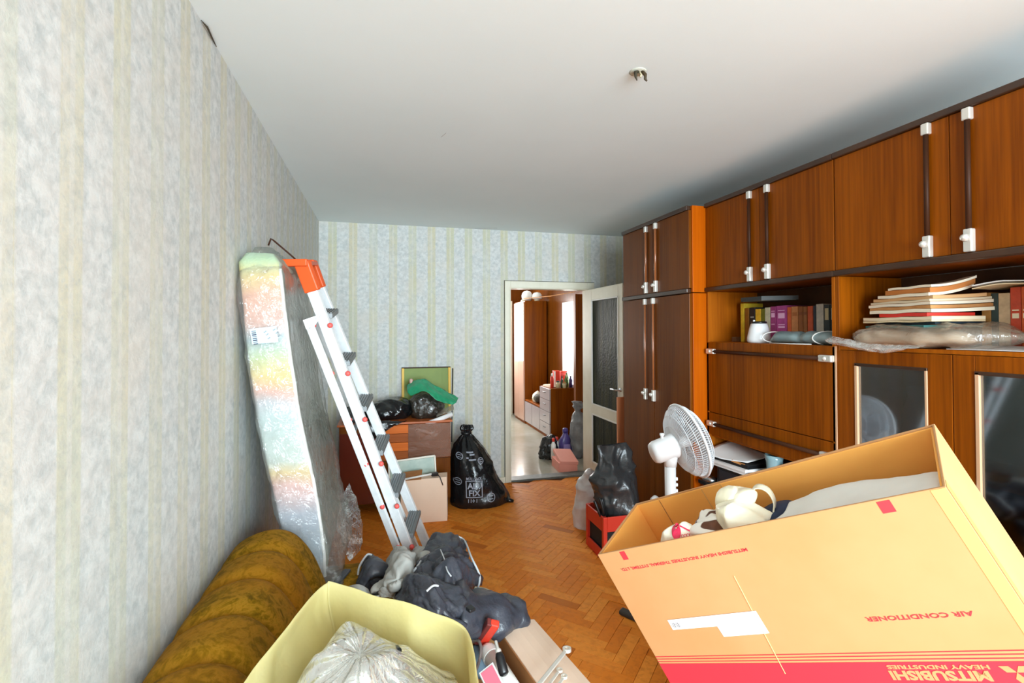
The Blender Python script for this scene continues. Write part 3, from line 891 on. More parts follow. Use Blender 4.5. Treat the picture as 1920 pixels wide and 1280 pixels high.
hhandle(f, XU, 1.429, ya + 0.004, yb_ - 0.02, M['bar'])
dr = box('drawer', M['wood'], (XU, XU + 0.02, ya + 0.003, yb_ - 0.001, 0.884, 1.026), t, bev=0.002)
hhandle(dr, XU, 0.957, ya + 0.004, yb_ - 0.02, M['bar'])
MB().box(XU - 0.003, XU + 0.002, YD - 0.004, YD + 0.004, 0.3, 1.49).build('pale_strip', M['lining_pale'], t)
MB().box(XU + 0.03, XU + 0.05, ya + 0.018, yb_ - 0.018, 0, 0.07).build('plinth', M['trim_dk'], t)

# glazed unit
t = thing('glazed_cabinet', (2.29, 1.38, 0), 'walnut cabinet with two glazed doors below the stack of papers', 'cabinet')
yc = 0.90
MB().box(XU + 0.001, 2.49, YD - 0.019, YD - 0.001, 0, 1.822).build('side_panel', M['wood'], t, bev=0.001)
MB().box(XU + 0.001, 2.49, yc, yc + 0.018, 0, 1.822).build('side_panel', M['wood'], t)
MB().box(2.48, 2.49, yc + 0.018, YD - 0.019, 0, 1.822).build('back_panel', M['backpanel'], t)
for k, z in enumerate((0.07, 0.55, 1.0, 1.474)):
    MB().box(XU + (0.022 if k < 3 else 0.004), 2.48, yc + 0.018, YD - 0.019, z, z + 0.016).build('shelf', M['inside'], t)
MB().box(XU + 0.03, XU + 0.05, yc + 0.018, YD - 0.019, 0, 0.07).build('plinth', M['trim_dk'], t)
N = Nodes('cabinet_glass')
N.t.nodes.remove(N.b)
trn = N.n('ShaderNodeBsdfTransparent', Color=(0.42, 0.45, 0.46, 1))
glo = N.n('ShaderNodeBsdfGlossy', Color=(0.9, 0.95, 1, 1), Roughness=0.06)
mx = N.t.nodes.new('ShaderNodeMixShader')
lw = N.n('ShaderNodeLayerWeight', Blend=0.5)
N.link(N.math('MULTIPLY_ADD', lw.outputs['Facing'], 0.40, 0.20, True), mx.inputs[0])
N.link(trn.outputs[0], mx.inputs[1]); N.link(glo.outputs[0], mx.inputs[2]); N.link(mx.outputs[0], N.out.inputs[0])
M['cabglass'] = N.m
for (d0, d1_, g0, g1) in ((1.375, YD - 0.004, 1.462, 1.772), (0.902, 1.372, 0.985, 1.300)):
    z0, z1, gz0, gz1 = 0.075, 1.472, 0.16, 1.412
    d = MB().box(XU, XU + 0.02, d0, g0, z0, z1).box(XU, XU + 0.02, g1, d1_, z0, z1).box(XU, XU + 0.02, g0, g1, z0, gz0).box(XU, XU + 0.02, g0, g1, gz1, z1).build('door', M['wood'], t, bev=0.002)
    box('glass_pane', M['cabglass'], (XU + 0.008, XU + 0.012, g0, g1, gz0, gz1), d)
    for b in ((XU - 0.004, XU + 0.008, g1 - 0.014, g1, gz0, gz1), (XU - 0.004, XU + 0.008, g0, g0 + 0.01, gz0, gz1)):
        box('moulding', M['lining_pale'], b, d, bev=0.002)
    box('moulding', M['trim_dk'], (XU - 0.004, XU + 0.008, g0, g1, gz1 - 0.01, gz1 + 0.004), d, bev=0.002, label='dark top moulding')
    yk = (d0 + 0.05) if d0 > 1.2 else 1.335
    zk0, zk1 = 0.86, 1.0
    MB().obox((XU - 0.012, yk, (zk0 + zk1) / 2), (0.012, 0, 0), (0, 0.016, 0), (0, 0, 0.07)).build('handle_plate', M['chrome'], d, bev=0.006)
    MB().lathe((XU - 0.022, yk, 0.95), [(0.012, 0), (0.013, 0.008), (0.006, 0.014)], 12, (-1, 0, 0)).build('knob', M['chrome'], d, smooth=True)
# a few things dimly seen behind the glass
glass_w = pm('white_china', (205, 210, 216), 0.3)
for k, (y, z, h, r) in enumerate(((1.66, 1.016, 0.30, 0.055), (1.54, 1.016, 0.24, 0.045), (1.60, 0.566, 0.22, 0.06), (1.15, 1.016, 0.26, 0.06))):
    lab = ('tall pale vase behind the far cabinet glass, left of pair', 'slim pale vase behind far cabinet glass, right of pair', 'pale jug on the lower shelf behind far cabinet glass', 'pale vase behind the nearer cabinet glass')[k]
    MB().lathe((2.30, y, z), [(r * 0.7, 0), (r, h * 0.3), (r * 0.9, h * 0.6), (r * 0.5, h * 0.85), (r * 0.6, h), (r * 0.5, h), (r * 0.4, h * 0.9)], 20).build('vase' if k != 2 else 'jug', glass_w, smooth=True, label=lab, cat='vase' if k != 2 else 'jug')

# ================================================================== far left corner
t = thing('corner_dresser', (0.12, 4.62, 0), 'low red-brown dresser in the far corner under black bags', 'dresser')
MB().box(-0.36, 0.58, 4.37, 4.91, 0.09, 0.76).build('body', M['wood_dk'], t, bev=0.003)
MB().box(-0.375, 0.595, 4.345, 4.915, 0.76, 0.778).build('top', pm('dresser_top', (188, 96, 40), 0.35, c2=(170, 84, 32), scale=5), t, bev=0.003)
N = Nodes('dark_red_gloss'); N.b.inputs['Base Color'].default_value = lin((98, 40, 28)); N.b.inputs['Roughness'].default_value = 0.16; N.b.inputs['Coat Weight'].default_value = 0.7
M['redgloss'] = N.m
box('door', M['redgloss'], (-0.355, -0.03, 4.35, 4.37, 0.10, 0.70), t, bev=0.003, label='dark red glossy door')
oa, ob = wood('bright_orange_front', (214, 112, 44), (196, 96, 34), 0.35, 0.2, axis=0), wood('brown_front', (160, 84, 38), (138, 70, 28), 0.35, 0.2, axis=0)
for k in range(4):
    z = 0.455 + k * 0.076
    box('front_band', ob if k in (0, 2) else oa, (-0.022, 0.575, 4.348 - 0.004 * (k % 2), 4.37, z, z + 0.073), t, bev=0.002)  # bands across the front alternate between brown and orange
box('lower_drawer', M['wood_dk'], (-0.022, 0.575, 4.35, 4.37, 0.10, 0.448), t, bev=0.002)
MB().lathe((0.28, 4.35, 0.28), [(0.008, 0), (0.008, 0.012), (0.016, 0.018), (0.01, 0.026)], 12, (0, -1, 0)).build('knob', M['chrome'], t, smooth=True)
for x in (-0.32, 0.54):
    for y in (4.41, 4.87): box('leg', M['black'], (x - 0.02, x + 0.02, y - 0.02, y + 0.02, 0, 0.09), t)
MB().box(0.21, 0.578, 4.338, 4.341, 0.46, 0.757).build('brown_film', plastic_film('brown_packing_film', (128, 84, 62), 0.75, 0.2, 0.2, 8, 0.3), t, label='translucent brown film taped over the banded front')

bag([(0.779, 0.02, 4.60, 0.20, 0.13), (0.82, 0.02, 4.60, 0.23, 0.16), (0.88, 0.04, 4.60, 0.20, 0.15), (0.93, 0.08, 4.61, 0.13, 0.10), (0.955, 0.10, 4.62, 0.05, 0.05)], 31, 0.035, 11, 48, 22).build('bin_bag', M['binbag'], smooth=True, label='shiny black bin bag slumped on the dresser, left of the smoky one', cat='bag')
MB().grid(patch([[(-0.12, 4.40, 0.795), (-0.02, 4.38, 0.79), (0.10, 4.37, 0.79), (0.2, 4.38, 0.785)], [(-0.14, 4.33, 0.78), (-0.05, 4.325, 0.785), (0.08, 4.325, 0.785), (0.16, 4.33, 0.783)], [(-0.12, 4.325, 0.68), (-0.06, 4.32, 0.66), (0.03, 4.32, 0.72), (0.10, 4.325, 0.755)]], 20, 14, 0.012, 16, 8)).build('bag_flap', M['binbag'], smooth=True, solid=0.003, label='loose black plastic flap hanging over the dresser front edge', cat='bag')
bag([(0.779, -0.27, 4.52, 0.07, 0.09), (0.82, -0.27, 4.51, 0.085, 0.10), (0.88, -0.26, 4.51, 0.06, 0.08), (0.91, -0.26, 4.52, 0.02, 0.03)], 37, 0.03, 14, 36, 16).build('bin_bag', M['binbag_grey'], smooth=True, label='small dark plastic bag on the dresser beside the ladder', cat='bag')
t = thing('smoky_bag', (0.39, 4.60, 0.78), 'smoky translucent bag packed round on the dresser top', 'bag')
bag([(0.779, 0.39, 4.58, 0.13, 0.12), (0.83, 0.39, 4.58, 0.165, 0.15), (0.92, 0.38, 4.58, 0.155, 0.14), (0.985, 0.37, 4.59, 0.09, 0.09), (1.01, 0.36, 4.60, 0.03, 0.03)], 41, 0.03, 12, 48, 24).build('film', M['film_smoke'], t, smooth=True)
bag([(0.782, 0.39, 4.585, 0.11, 0.10), (0.84, 0.39, 4.585, 0.135, 0.12), (0.92, 0.38, 4.59, 0.12, 0.11), (0.965, 0.37, 4.60, 0.04, 0.04)], 42, 0.02, 16, 40, 18).build('filling', pm('dark_stuffing', (74, 66, 54), 0.8, c2=(40, 38, 36), scale=24), t, smooth=True)
gr = pm('green_polythene', (44, 158, 112), 0.3, c2=(30, 140, 98), scale=12, bump=0.4, bscale=24, bdist=0.01)
MB().grid(patch([[(0.207, 4.620, 1.067), (0.341, 4.600, 1.119), (0.509, 4.560, 1.035), (0.666, 4.520, 0.935)], [(0.213, 4.540, 1.013), (0.343, 4.500, 1.076), (0.483, 4.460, 0.989), (0.645, 4.440, 0.923)], [(0.239, 4.500, 0.983), (0.357, 4.440, 1.025), (0.479, 4.420, 0.937), (0.613, 4.420, 0.903)]], 28, 14, 0.014, 18, 9)).build('green_bag', gr, smooth=True, solid=0.003, label='bright green plastic bag draped over the smoky bag', cat='bag')
MB().lathe(((0.250, 4.620, 1.095)), [(0.012, -0.03), (0.016, 0), (0.017, 0.02), (0.01, 0.03)], 12).build('stopper', pm('pinkish_stopper', (214, 170, 160), 0.4), smooth=True, label='small pale stopper poking from the green bag', cat='stopper')
t = thing('green_board', (0.41, 4.88, 0.78), 'olive green board with yellow side edges leaning on the back wall', 'board')
MB().obox((0.412, 4.885, 0.99), (0.215, 0, 0), (0, 0.012, 0.212), (0, -0.006, 0.0003)).build('panel', pm('olive_green_board', (122, 142, 36), 0.5, c2=(108, 130, 30), scale=3), t)
for x in (0.186, 0.638): MB().obox((x, 4.882, 0.99), (0.012, 0, 0), (0, 0.012, 0.213), (0, -0.013, 0.0007)).build('edge_strip', pm('yellow_edge', (226, 178, 24), 0.45), t, bev=0.002)
MB().obox((0.412, 4.896, 1.206), (0.238, 0, 0), (0, 0.014, 0), (0, 0, 0.005)).build('top_strip', M['bar'], t)
MB().tube([(0.633, 4.600, 1.216), (0.625, 4.580, 0.969), (0.587, 4.340, 0.586)], 0.006).build('black_rod', M['black'], smooth=True, label='thin black rod propped at right end of the dresser', cat='rod')
MB().tube([(0.361, 4.370, 0.752), (0.440, 4.370, 0.771), (0.598, 4.380, 0.823)], [0.018, 0.020, 0.020], 14).build('paper_roll', M['paper'], smooth=True, label='white rolled paper lying on the dresser front edge', cat='roll')
MB().grid(patch([[(0.46, 4.40, 0.80), (0.54, 4.40, 0.83), (0.62, 4.42, 0.86)], [(0.47, 4.52, 0.83), (0.56, 4.50, 0.87), (0.62, 4.50, 0.90)]], 12, 8, 0.012, 18, 4)).build('plastic_sheet', M['film_beige'], smooth=True, solid=0.002, label='beige plastic scrap on right end of the dresser', cat='plastic')

t = thing('framed_print', (0.24, 4.27, 0), 'pale green framed print leaning on the dresser behind a carton', 'picture')
a, b = Vector((0.046, 4.300, 0.456)), Vector((0.433, 4.300, 0.484))
dn = Vector((0.02, -0.05, -0.46))
sd = (b - a)
nrm = sd.cross(dn).normalized() * 0.006
mid = (a + b) / 2 + dn / 2
MB().obox(mid, sd / 2 * 0.955, dn / 2 * 0.96, nrm * 0.8).build('print', pm('pale_green_print', (178, 194, 180), 0.35, c2=(150, 172, 160), scale=9, detail=5), t)
for c_, x_, y_ in ((a + dn / 2, sd.normalized() * 0.007, dn / 2), (b + dn / 2, sd.normalized() * 0.007, dn / 2), ((a + b) / 2, sd / 2, dn.normalized() * 0.007), ((a + b) / 2 + dn, sd / 2, dn.normalized() * 0.007)):
    MB().obox(c_, x_, y_, nrm * 1.4).build('frame_bar', pm('cream_frame', (228, 222, 206), 0.4), t)

t = thing('flat_carton', (0.32, 4.13, 0), 'pale pinkish closed carton standing on the floor before the dresser', 'carton')
MB().add([(0.135, 4.085, 0), (0.513, 4.065, 0), (0.535, 4.20, 0), (0.15, 4.225, 0), (0.140, 4.085, 0.352), (0.508, 4.065, 0.362), (0.530, 4.20, 0.362), (0.155, 4.225, 0.352)], [(3, 2, 1, 0), (4, 5, 6, 7), (0, 1, 5, 4), (1, 2, 6, 5), (2, 3, 7, 6), (3, 0, 4, 7)]).build('box', M['carton_pale'], t, bev=0.003)
MB().add([(0.142, 4.08, 0.354), (0.30, 4.072, 0.358), (0.32, 4.20, 0.40), (0.165, 4.215, 0.385)], [(0, 1, 2, 3)]).build('flap', M['carton_in'], t, solid=0.004)
MB().tube([(0.165, 4.075, 0.366), (0.40, 4.07, 0.395)], 0.008, 8).build('white_tube', M['white'], smooth=True, label='white plastic tube lying on top of the pinkish carton', cat='tube')
t = thing('black_plug', (0.41, 4.09, 0.375), 'small black plug with hanging cable on the pinkish carton', 'plug')
MB().obox((0.41, 4.08, 0.388), (0.028, 0.005, 0), (-0.004, 0.02, 0), (0, 0, 0.014)).build('body', M['black'], t, bev=0.006)
MB().tube([(0.43, 4.07, 0.388), (0.45, 4.058, 0.37), (0.465, 4.055, 0.33), (0.475, 4.052, 0.30)], 0.004).build('cable', M['black'], t, smooth=True)

# printed black refuse sack against the back wall
t = thing('printed_refuse_sack', (0.86, 4.5, 0), 'big tied black refuse sack with white print beside the doorway', 'bag')
lv = [(0.0, 0.865, 4.44, 0.265, 0.20), (0.05, 0.86, 4.44, 0.265, 0.215), (0.18, 0.825, 4.45, 0.225, 0.21), (0.34, 0.79, 4.47, 0.19, 0.19), (0.47, 0.765, 4.49, 0.15, 0.15), (0.57, 0.75, 4.51, 0.085, 0.08), (0.62, 0.745, 4.51, 0.04, 0.04), (0.66, 0.75, 4.51, 0.065, 0.05), (0.70, 0.755, 4.51, 0.05, 0.03)]
sk = bag(lv, 51, 0.02, 8, 72, 48, 0.010, 11)
sk.build('sack', M['binbag'], t, smooth=True)
MB().lathe((0.745, 4.51, 0.61), [(0.045, 0), (0.052, 0.012), (0.045, 0.024)], 18).build('tie', M['black'], t, smooth=True)
MB().tube([(1.09, 4.36, 0.03), (1.12, 4.34, 0.02), (1.15, 4.33, 0.015)], [0.03, 0.02, 0.012]).build('corner_knot', M['binbag'], t, smooth=True)
from mathutils.bvhtree import BVHTree
bvh = BVHTree.FromPolygons([Vector(p) for p in sk.v], sk.f)


def onto(mesh_pts, off=0.005):
    out = []
    for p in mesh_pts:
        h = bvh.ray_cast(Vector((p[0], 3.6, p[2])), Vector((0, 1, 0)))
        out.append((p[0], (h[0].y - off) if h[0] else p[1], p[2]))
    return out


def sack_text(body, size, u, v, sx=1.0, bold=0.0):
    cu = bpy.data.curves.new('tmp', 'FONT'); cu.body = body; cu.size = size; cu.resolution_u = 1; cu.offset = bold
    o = bpy.data.objects.new('tmp', cu); COL.objects.link(o)
    bpy.context.view_layer.update()
    me = bpy.data.meshes.new_from_object(o.evaluated_get(bpy.context.evaluated_depsgraph_get()))
    import bmesh
    bm_ = bmesh.new(); bm_.from_mesh(me)
    bmesh.ops.triangulate(bm_, faces=bm_.faces)
    bmesh.ops.subdivide_edges(bm_, edges=[e for e in bm_.edges if e.calc_length() > 0.008], cuts=2)
    bmesh.ops.triangulate(bm_, faces=bm_.faces)
    pts = [(u + p.co.x * sx, 4.24, v + p.co.y) for p in bm_.verts]
    bm_.verts.index_update()
    fs = [tuple(q.index for q in f.verts) for f in bm_.faces]
    bm_.free(); bpy.data.objects.remove(o)
    MB().add(onto(pts), fs).build('printed_text', M['print_grey'], t)


def sack_bar(x0, x1, z0, z1, name='printed_line'):
    rows = [[(x0 + (x1 - x0) * i / 14, 4.24, z0 + (z1 - z0) * j / 3) for i in range(15)] for j in range(4)]
    mb = MB().grid(rows); mb.v = onto(mb.v); mb.build(name, M['print_grey'], t)


x0, x1 = 0.700, 0.845
sack_text('MÜLLSACK', 0.034, x0 + 0.004, 0.255, 0.82, 0.0006)
sack_bar(x0, x1, 0.244, 0.249)
sack_text('ALU', 0.068, x0 + 0.016, 0.185, 0.98, 0.002)
sack_text('FIX', 0.068, x0 + 0.022, 0.125, 1.0, 0.002)
sack_bar(x0, x1, 0.108, 0.116)
sack_bar(x0, x0 + 0.008, 0.116, 0.244); sack_bar(x1 - 0.008, x1, 0.116, 0.244)
sack_text('110 l', 0.044, x0 + 0.01, 0.066, 1.0, 0.001)
for (x, z, r) in ((0.640, 0.235, 0.032), (0.92, 0.10, 0.038), (0.66, 0.45, 0.028), (0.84, 0.41, 0.026)):
    vs, fs = [], []
    for i in range(28):
        a = 2 * math.pi * i / 28
        vs += [(x + r * math.cos(a), 4.24, z + r * math.sin(a)), (x + (r - 0.006) * math.cos(a), 4.24, z + (r - 0.006) * math.sin(a))]
    fs = [(2 * i, 2 * i + 1, (2 * i + 3) % 56, (2 * i + 2) % 56) for i in range(28)]
    MB().add(onto(vs), fs).build('printed_ring', M['print_grey'], t)
    for q in (-0.3, 0.3): sack_bar(x - r * 0.55, x + r * 0.55, z + q * r - 0.003, z + q * r + 0.003)
for (a_, b_, z) in ((0.715, 0.735, 0.43), (0.745, 0.79, 0.455), (0.72, 0.78, 0.475), (0.735, 0.80, 0.415)): sack_bar(a_, b_, z, z + 0.012)

# ================================================================== mattress in its plastic
t = thing('wrapped_mattress', (-0.42, 2.6, 0.5), 'narrow pastel banded mattress in clear plastic propped against the left wall', 'mattress')
MZ = [0.50, 0.60, 0.80, 0.945, 1.20, 1.50, 1.75, 1.86, 1.905]
XL = [-0.365, -0.375, -0.42, -0.452, -0.505, -0.545, -0.568, -0.574, -0.560]
XR = [-0.235, -0.235, -0.258, -0.282, -0.335, -0.378, -0.405, -0.416, -0.435]


def mring(z, xl, xr, y0, y1, e, seed=None, amp=0.0, n=56):
    cx, cy, rx, ry = (xl + xr) / 2, (y0 + y1) / 2, (xr - xl) / 2, (y1 - y0) / 2
    out = []
    P = []
    r = min(rx * 0.75, 0.022)
    for qx, qy, a0 in ((1, -1, -90), (1, 1, 0), (-1, 1, 90), (-1, -1, 180)):
        for k in range(5):
            a = math.radians(a0 + 90 * k / 4)
            P.append((cx + qx * (rx - r) + r * math.cos(a), cy + qy * (ry - r) + r * math.sin(a)))
        nx = {(1, -1): 9, (1, 1): 1, (-1, 1): 9, (-1, -1): 1}[(qx, qy)]
        tgt = {(1, -1): (cx + rx, cy + ry - r), (1, 1): (cx - rx + r, cy + ry), (-1, 1): (cx - rx, cy - ry + r), (-1, -1): (cx + rx - r, cy - ry)}[(qx, qy)]
        s_ = P[-1]
        for k in range(1, nx + 1): P.append((s_[0] + (tgt[0] - s_[0]) * k / (nx + 1), s_[1] + (tgt[1] - s_[1]) * k / (nx + 1)))
    for (x, y) in P:
        p = Vector((x, y, z))
        d = Vector((x - cx, (y - cy) * rx / ry, 0))
        d = d.normalized() if d.length > 1e-6 else d
        p += d * amp * (crease(p, seed, 7) + 0.5 * crease(p, seed + 3, 19)) if amp else Vector()
        p.x = max(p.x, -0.587)
        out.append(p)
    return out


def interp(arr, zz):
    for k in range(len(MZ) - 1):
        if zz <= MZ[k + 1]:
            u = (zz - MZ[k]) / (MZ[k + 1] - MZ[k]); return arr[k] + (arr[k + 1] - arr[k]) * u
    return arr[-1]


rings = []
for k in range(34):
    z = 0.515 + (1.895 - 0.515) * k / 33
    sh = min(1, (k + 1.5) / 2.5, (34.5 - k) / 2.5)
    xl, xr = interp(XL, z), interp(XR, z)
    c_ = (xl + xr) / 2
    w_ = (xr - xl) / 2 * (0.62 + 0.38 * sh)
    rings.append(mring(z, c_ - w_, c_ + w_, 2.215 + 0.03 * (1 - sh), 2.965 - 0.03 * (1 - sh), 0.3, 61, 0.004))
N = Nodes('pastel_banded_ticking')
sp = N.t.nodes.new('ShaderNodeSeparateXYZ')
N.link(N.coord((1, 1, 1), True), sp.inputs[0])
zc = N.math('DIVIDE', N.math('SUBTRACT', N.math('ADD', sp.outputs[2], N.math('MULTIPLY', N.noise(N.coord((4, 4, 4), True), 2.0, 2, 0.5), 0.08)), 0.54), 1.4)
bands = [(0.0, (184, 161, 141)), (0.08, (156, 169, 177)), (0.22, (164, 169, 178)), (0.30, (193, 155, 146)), (0.345, (196, 171, 119)), (0.385, (168, 174, 163)), (0.50, (162, 174, 171)), (0.55, (170, 168, 170)), (0.585, (195, 151, 134)), (0.63, (199, 172, 102)), (0.68, (169, 180, 134)), (0.74, (153, 169, 172)), (0.79, (192, 154, 140)), (0.87, (200, 152, 127)), (0.925, (196, 176, 114)), (0.975, (156, 178, 146)), (1.0, (161, 177, 158))]
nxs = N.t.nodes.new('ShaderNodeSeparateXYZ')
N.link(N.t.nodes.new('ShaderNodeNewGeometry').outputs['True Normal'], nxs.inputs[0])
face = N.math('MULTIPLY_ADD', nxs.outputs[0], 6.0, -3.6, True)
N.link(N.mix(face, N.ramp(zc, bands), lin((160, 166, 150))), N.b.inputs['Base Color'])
N.b.inputs['Roughness'].default_value = 0.6
N.bump(N.noise(N.coord((1, 1, 1), True), 16, 3, 0.6, 0.5), 0.5, 0.02)
MB().loft(rings).build('mattress_body', N.m, t, smooth=True)
# piping along the near edges
for arr in (XL, XR):
    pass
MB().tube([(interp(XR, z) - 0.004, 2.222, z) for z in [0.53 + 0.1 * k for k in range(14)]], 0.007).build('piping', M['white'], t, smooth=True)
rings = []
for k in range(60):
    z = 0.50 + (1.925 - 0.50) * k / 59
    xl, xr = interp(XL, z) - 0.006, interp(XR, z) + 0.010
    fl = max(0, (0.85 - z) / 0.35)
    end = max(0, (k - 54) / 5)
    c_ = (xl + xr) / 2
    rings.append(mring(z, c_ + (xl - c_) * (1 - 0.5 * end), c_ + (xr - c_) * (1 - 0.5 * end) + 0.05 * fl * fl, 2.203 + 0.06 * end, 2.985 - 0.06 * end + 0.02 * fl, 0.3, 63, 0.014 + 0.012 * fl))
MB().loft(rings, True, True).build('plastic_wrap', M['film'], t, smooth=True, label='crinkled clear plastic wrap')
# plastic skirt hanging loose past the far bottom corner
MB().grid(patch([[(-0.187, 2.950, 0.703), (-0.146, 2.900, 0.610), (-0.101, 2.850, 0.446)], [(-0.226, 2.900, 0.617), (-0.177, 2.800, 0.546), (-0.117, 2.750, 0.402)], [(-0.241, 2.700, 0.562), (-0.206, 2.650, 0.483), (-0.164, 2.600, 0.414)]], 18, 18, 0.02, 12, 4)).build('wrap_tail', M['film'], t, smooth=True)
y_ = 2.196
q = [(-0.524, 2.188, 1.578), (-0.425, 2.188, 1.591), (-0.416, 2.188, 1.525), (-0.514, 2.188, 1.517)]
lab = MB().grid([[Vector(q[0]).lerp(Vector(q[1]), i / 4) for i in range(5)], [Vector(q[3]).lerp(Vector(q[2]), i / 4) for i in range(5)]]).build('care_label', M['label_blue'], t, solid=-0.001, label='pale blue label with barcode')
e_ = (Vector(q[1]) - Vector(q[0])).normalized(); f_ = (Vector(q[3]) - Vector(q[0])).normalized()
o_ = Vector(q[0]) + Vector((0, -0.0025, 0))
for k in range(8):
    MB().obox(o_ + e_ * 0.014 + f_ * (0.010 + 0.0075 * k), e_ * 0.008, f_ * (0.0012 + 0.0007 * (k % 3)), (0, 0.0004, 0)).build('barcode_bar', M['ink'], lab)
for (a_, b_, c_) in ((0.050, 0.018, 0.010), (0.056, 0.030, 0.008), (0.085, 0.014, 0.012), (0.092, 0.028, 0.010), (0.060, 0.046, 0.012), (0.10, 0.040, 0.008)):
    MB().tube([o_ + e_ * (a_ + 0.004 * i) + f_ * (b_ + 0.004 * math.sin(i * 2.1)) for i in range(4)], 0.0008, 5).build('handwriting', M['ink'], lab)
MB().tube([(-0.504, 2.420, 1.958), (-0.493, 2.420, 1.990), (-0.484, 2.420, 1.983), (-0.415, 2.450, 1.922), (-0.370, 2.470, 1.879)], 0.004, 7).build('wire', M['bar'], smooth=True, label='thin brown wire looping over the mattress top to the ladder', cat='wire')

# ================================================================== step ladder
NT, NB = Vector((-0.360, 2.450, 1.874)), Vector((0.266, 2.740, 0.012))
FT, FB = Vector((-0.372, 2.780, 1.916)), Vector((0.356, 3.058, 0.012))
RT, RB = Vector((-0.335, 2.440, 1.608)), Vector((0.212, 2.754, 0.012))
t = thing('step_ladder', ((NB + FB) / 2), 'folded aluminium step ladder with orange top cap leaning on the mattress', 'ladder')
wd = (FB - NB).normalized()
dep = Vector((0.93, -0.30, 0)).normalized()
MB().beam(NB, NT, dep, 0.052, 0.022).build('rail', M['alu'], t, bev=0.003)
MB().beam(FB, FT, dep, 0.052, 0.022).build('rail', M['alu'], t, bev=0.003)
off = FT - NT
MB().beam(RB, RT, dep, 0.036, 0.02).build('rear_leg', M['alu'], t, bev=0.003)
MB().beam(RB + (FB - NB) * 0.9, RT + off * 0.9, dep, 0.036, 0.02).build('rear_leg', M['alu'], t, bev=0.003)
for k in range(1, 8):
    u = k * 0.125
    p, q = NB.lerp(NT, u), FB.lerp(FT, u)
    ww = (q - p)
    dn_ = ww.normalized()
    dd = dn_.cross(Vector((0, 0, 1))).normalized()
    if dd.x < 0: dd = -dd
    st = MB().obox((p + q) / 2 + dd * 0.012, ww / 2 * 0.95, dd * 0.034, dn_.cross(dd).normalized() * 0.012).build('tread', M['alu_dk'], t, bev=0.002)
    for r in range(5): MB().obox((p + q) / 2 + dd * (0.012 - 0.026 + 0.013 * r) + Vector((0, 0, 0.0135)), ww / 2 * 0.94, dd * 0.003, (0, 0, 0.0025)).build('rib', M['alu_dk'], st)
    for s_ in (-0.036, 0.038):
        MB().lathe(p + dd * s_ - Vector((0, 0.012, 0.045)), [(0.012, 0), (0.013, 0.012), (0.008, 0.02)], 10, (0, -1, 0)).build('red_clip', M['pinkred_pl'], t, smooth=True)
    if k in (2, 5): MB().beam(RB.lerp(RT, u * 1.05), (RB + (FB - NB) * 0.9).lerp(RT + off * 0.9, u * 1.05), (0, 0, 1), 0.03, 0.015).build('rear_brace', M['alu_dk'], t, bev=0.002)
cd = (NT - NB).normalized()
for P_, nm in ((NT, 0), (FT, 1)):
    MB().beam(P_ - cd * 0.125, P_ + cd * 0.02, dep, 0.072, 0.034).build('top_cap', M['orange_pl'], t, bev=0.006)
    MB().obox(P_ + Vector((-0.035, 0.0, 0.012)), dep * 0.062, wd * 0.02, (0, 0, 0.017)).build('cap_arm', M['orange_pl'], t, bev=0.005)
MB().beam(NT + Vector((0, 0, 0.012)), FT + Vector((0, 0, 0.012)), dep, 0.07, 0.02).build('top_step', M['orange_pl'], t, bev=0.004)
pb = [(-0.358, 2.425, 1.620), (-0.284, 2.425, 1.647), (-0.291, 2.425, 1.620), (-0.319, 2.425, 1.576), (-0.344, 2.425, 1.578)]
n_ = len(pb)
MB().add(list(pb) + [(x, y + 0.006, z) for x, y, z in pb], [tuple(range(n_)), tuple(reversed(range(n_, 2 * n_)))] + [(i, n_ + i, n_ + (i + 1) % n_, (i + 1) % n_) for i in range(n_)]).build('hinge_plate', M['alu'], t)
for (u_, v_) in ((577, 606), (590, 597), (580, 614)): MB().lathe(Vector((-0.337, 2.424, 1.605)) + Vector(((u_ - 577) / 917 * 2.4, 0, -(v_ - 606) / 917 * 2.4)), [(0.004, 0), (0.004, 0.003), (0.002, 0.005)], 8, (0, -1, 0)).build('rivet', M['steel'], t)
for P_, Q_ in ((NB, NT), (FB, FT), (RB, RT)):
    MB().beam(P_ - Vector((0, 0, 0.012)), P_.lerp(Q_, 0.03), dep, 0.068, 0.03).build('rubber_foot', M['blackm'], t, bev=0.003)

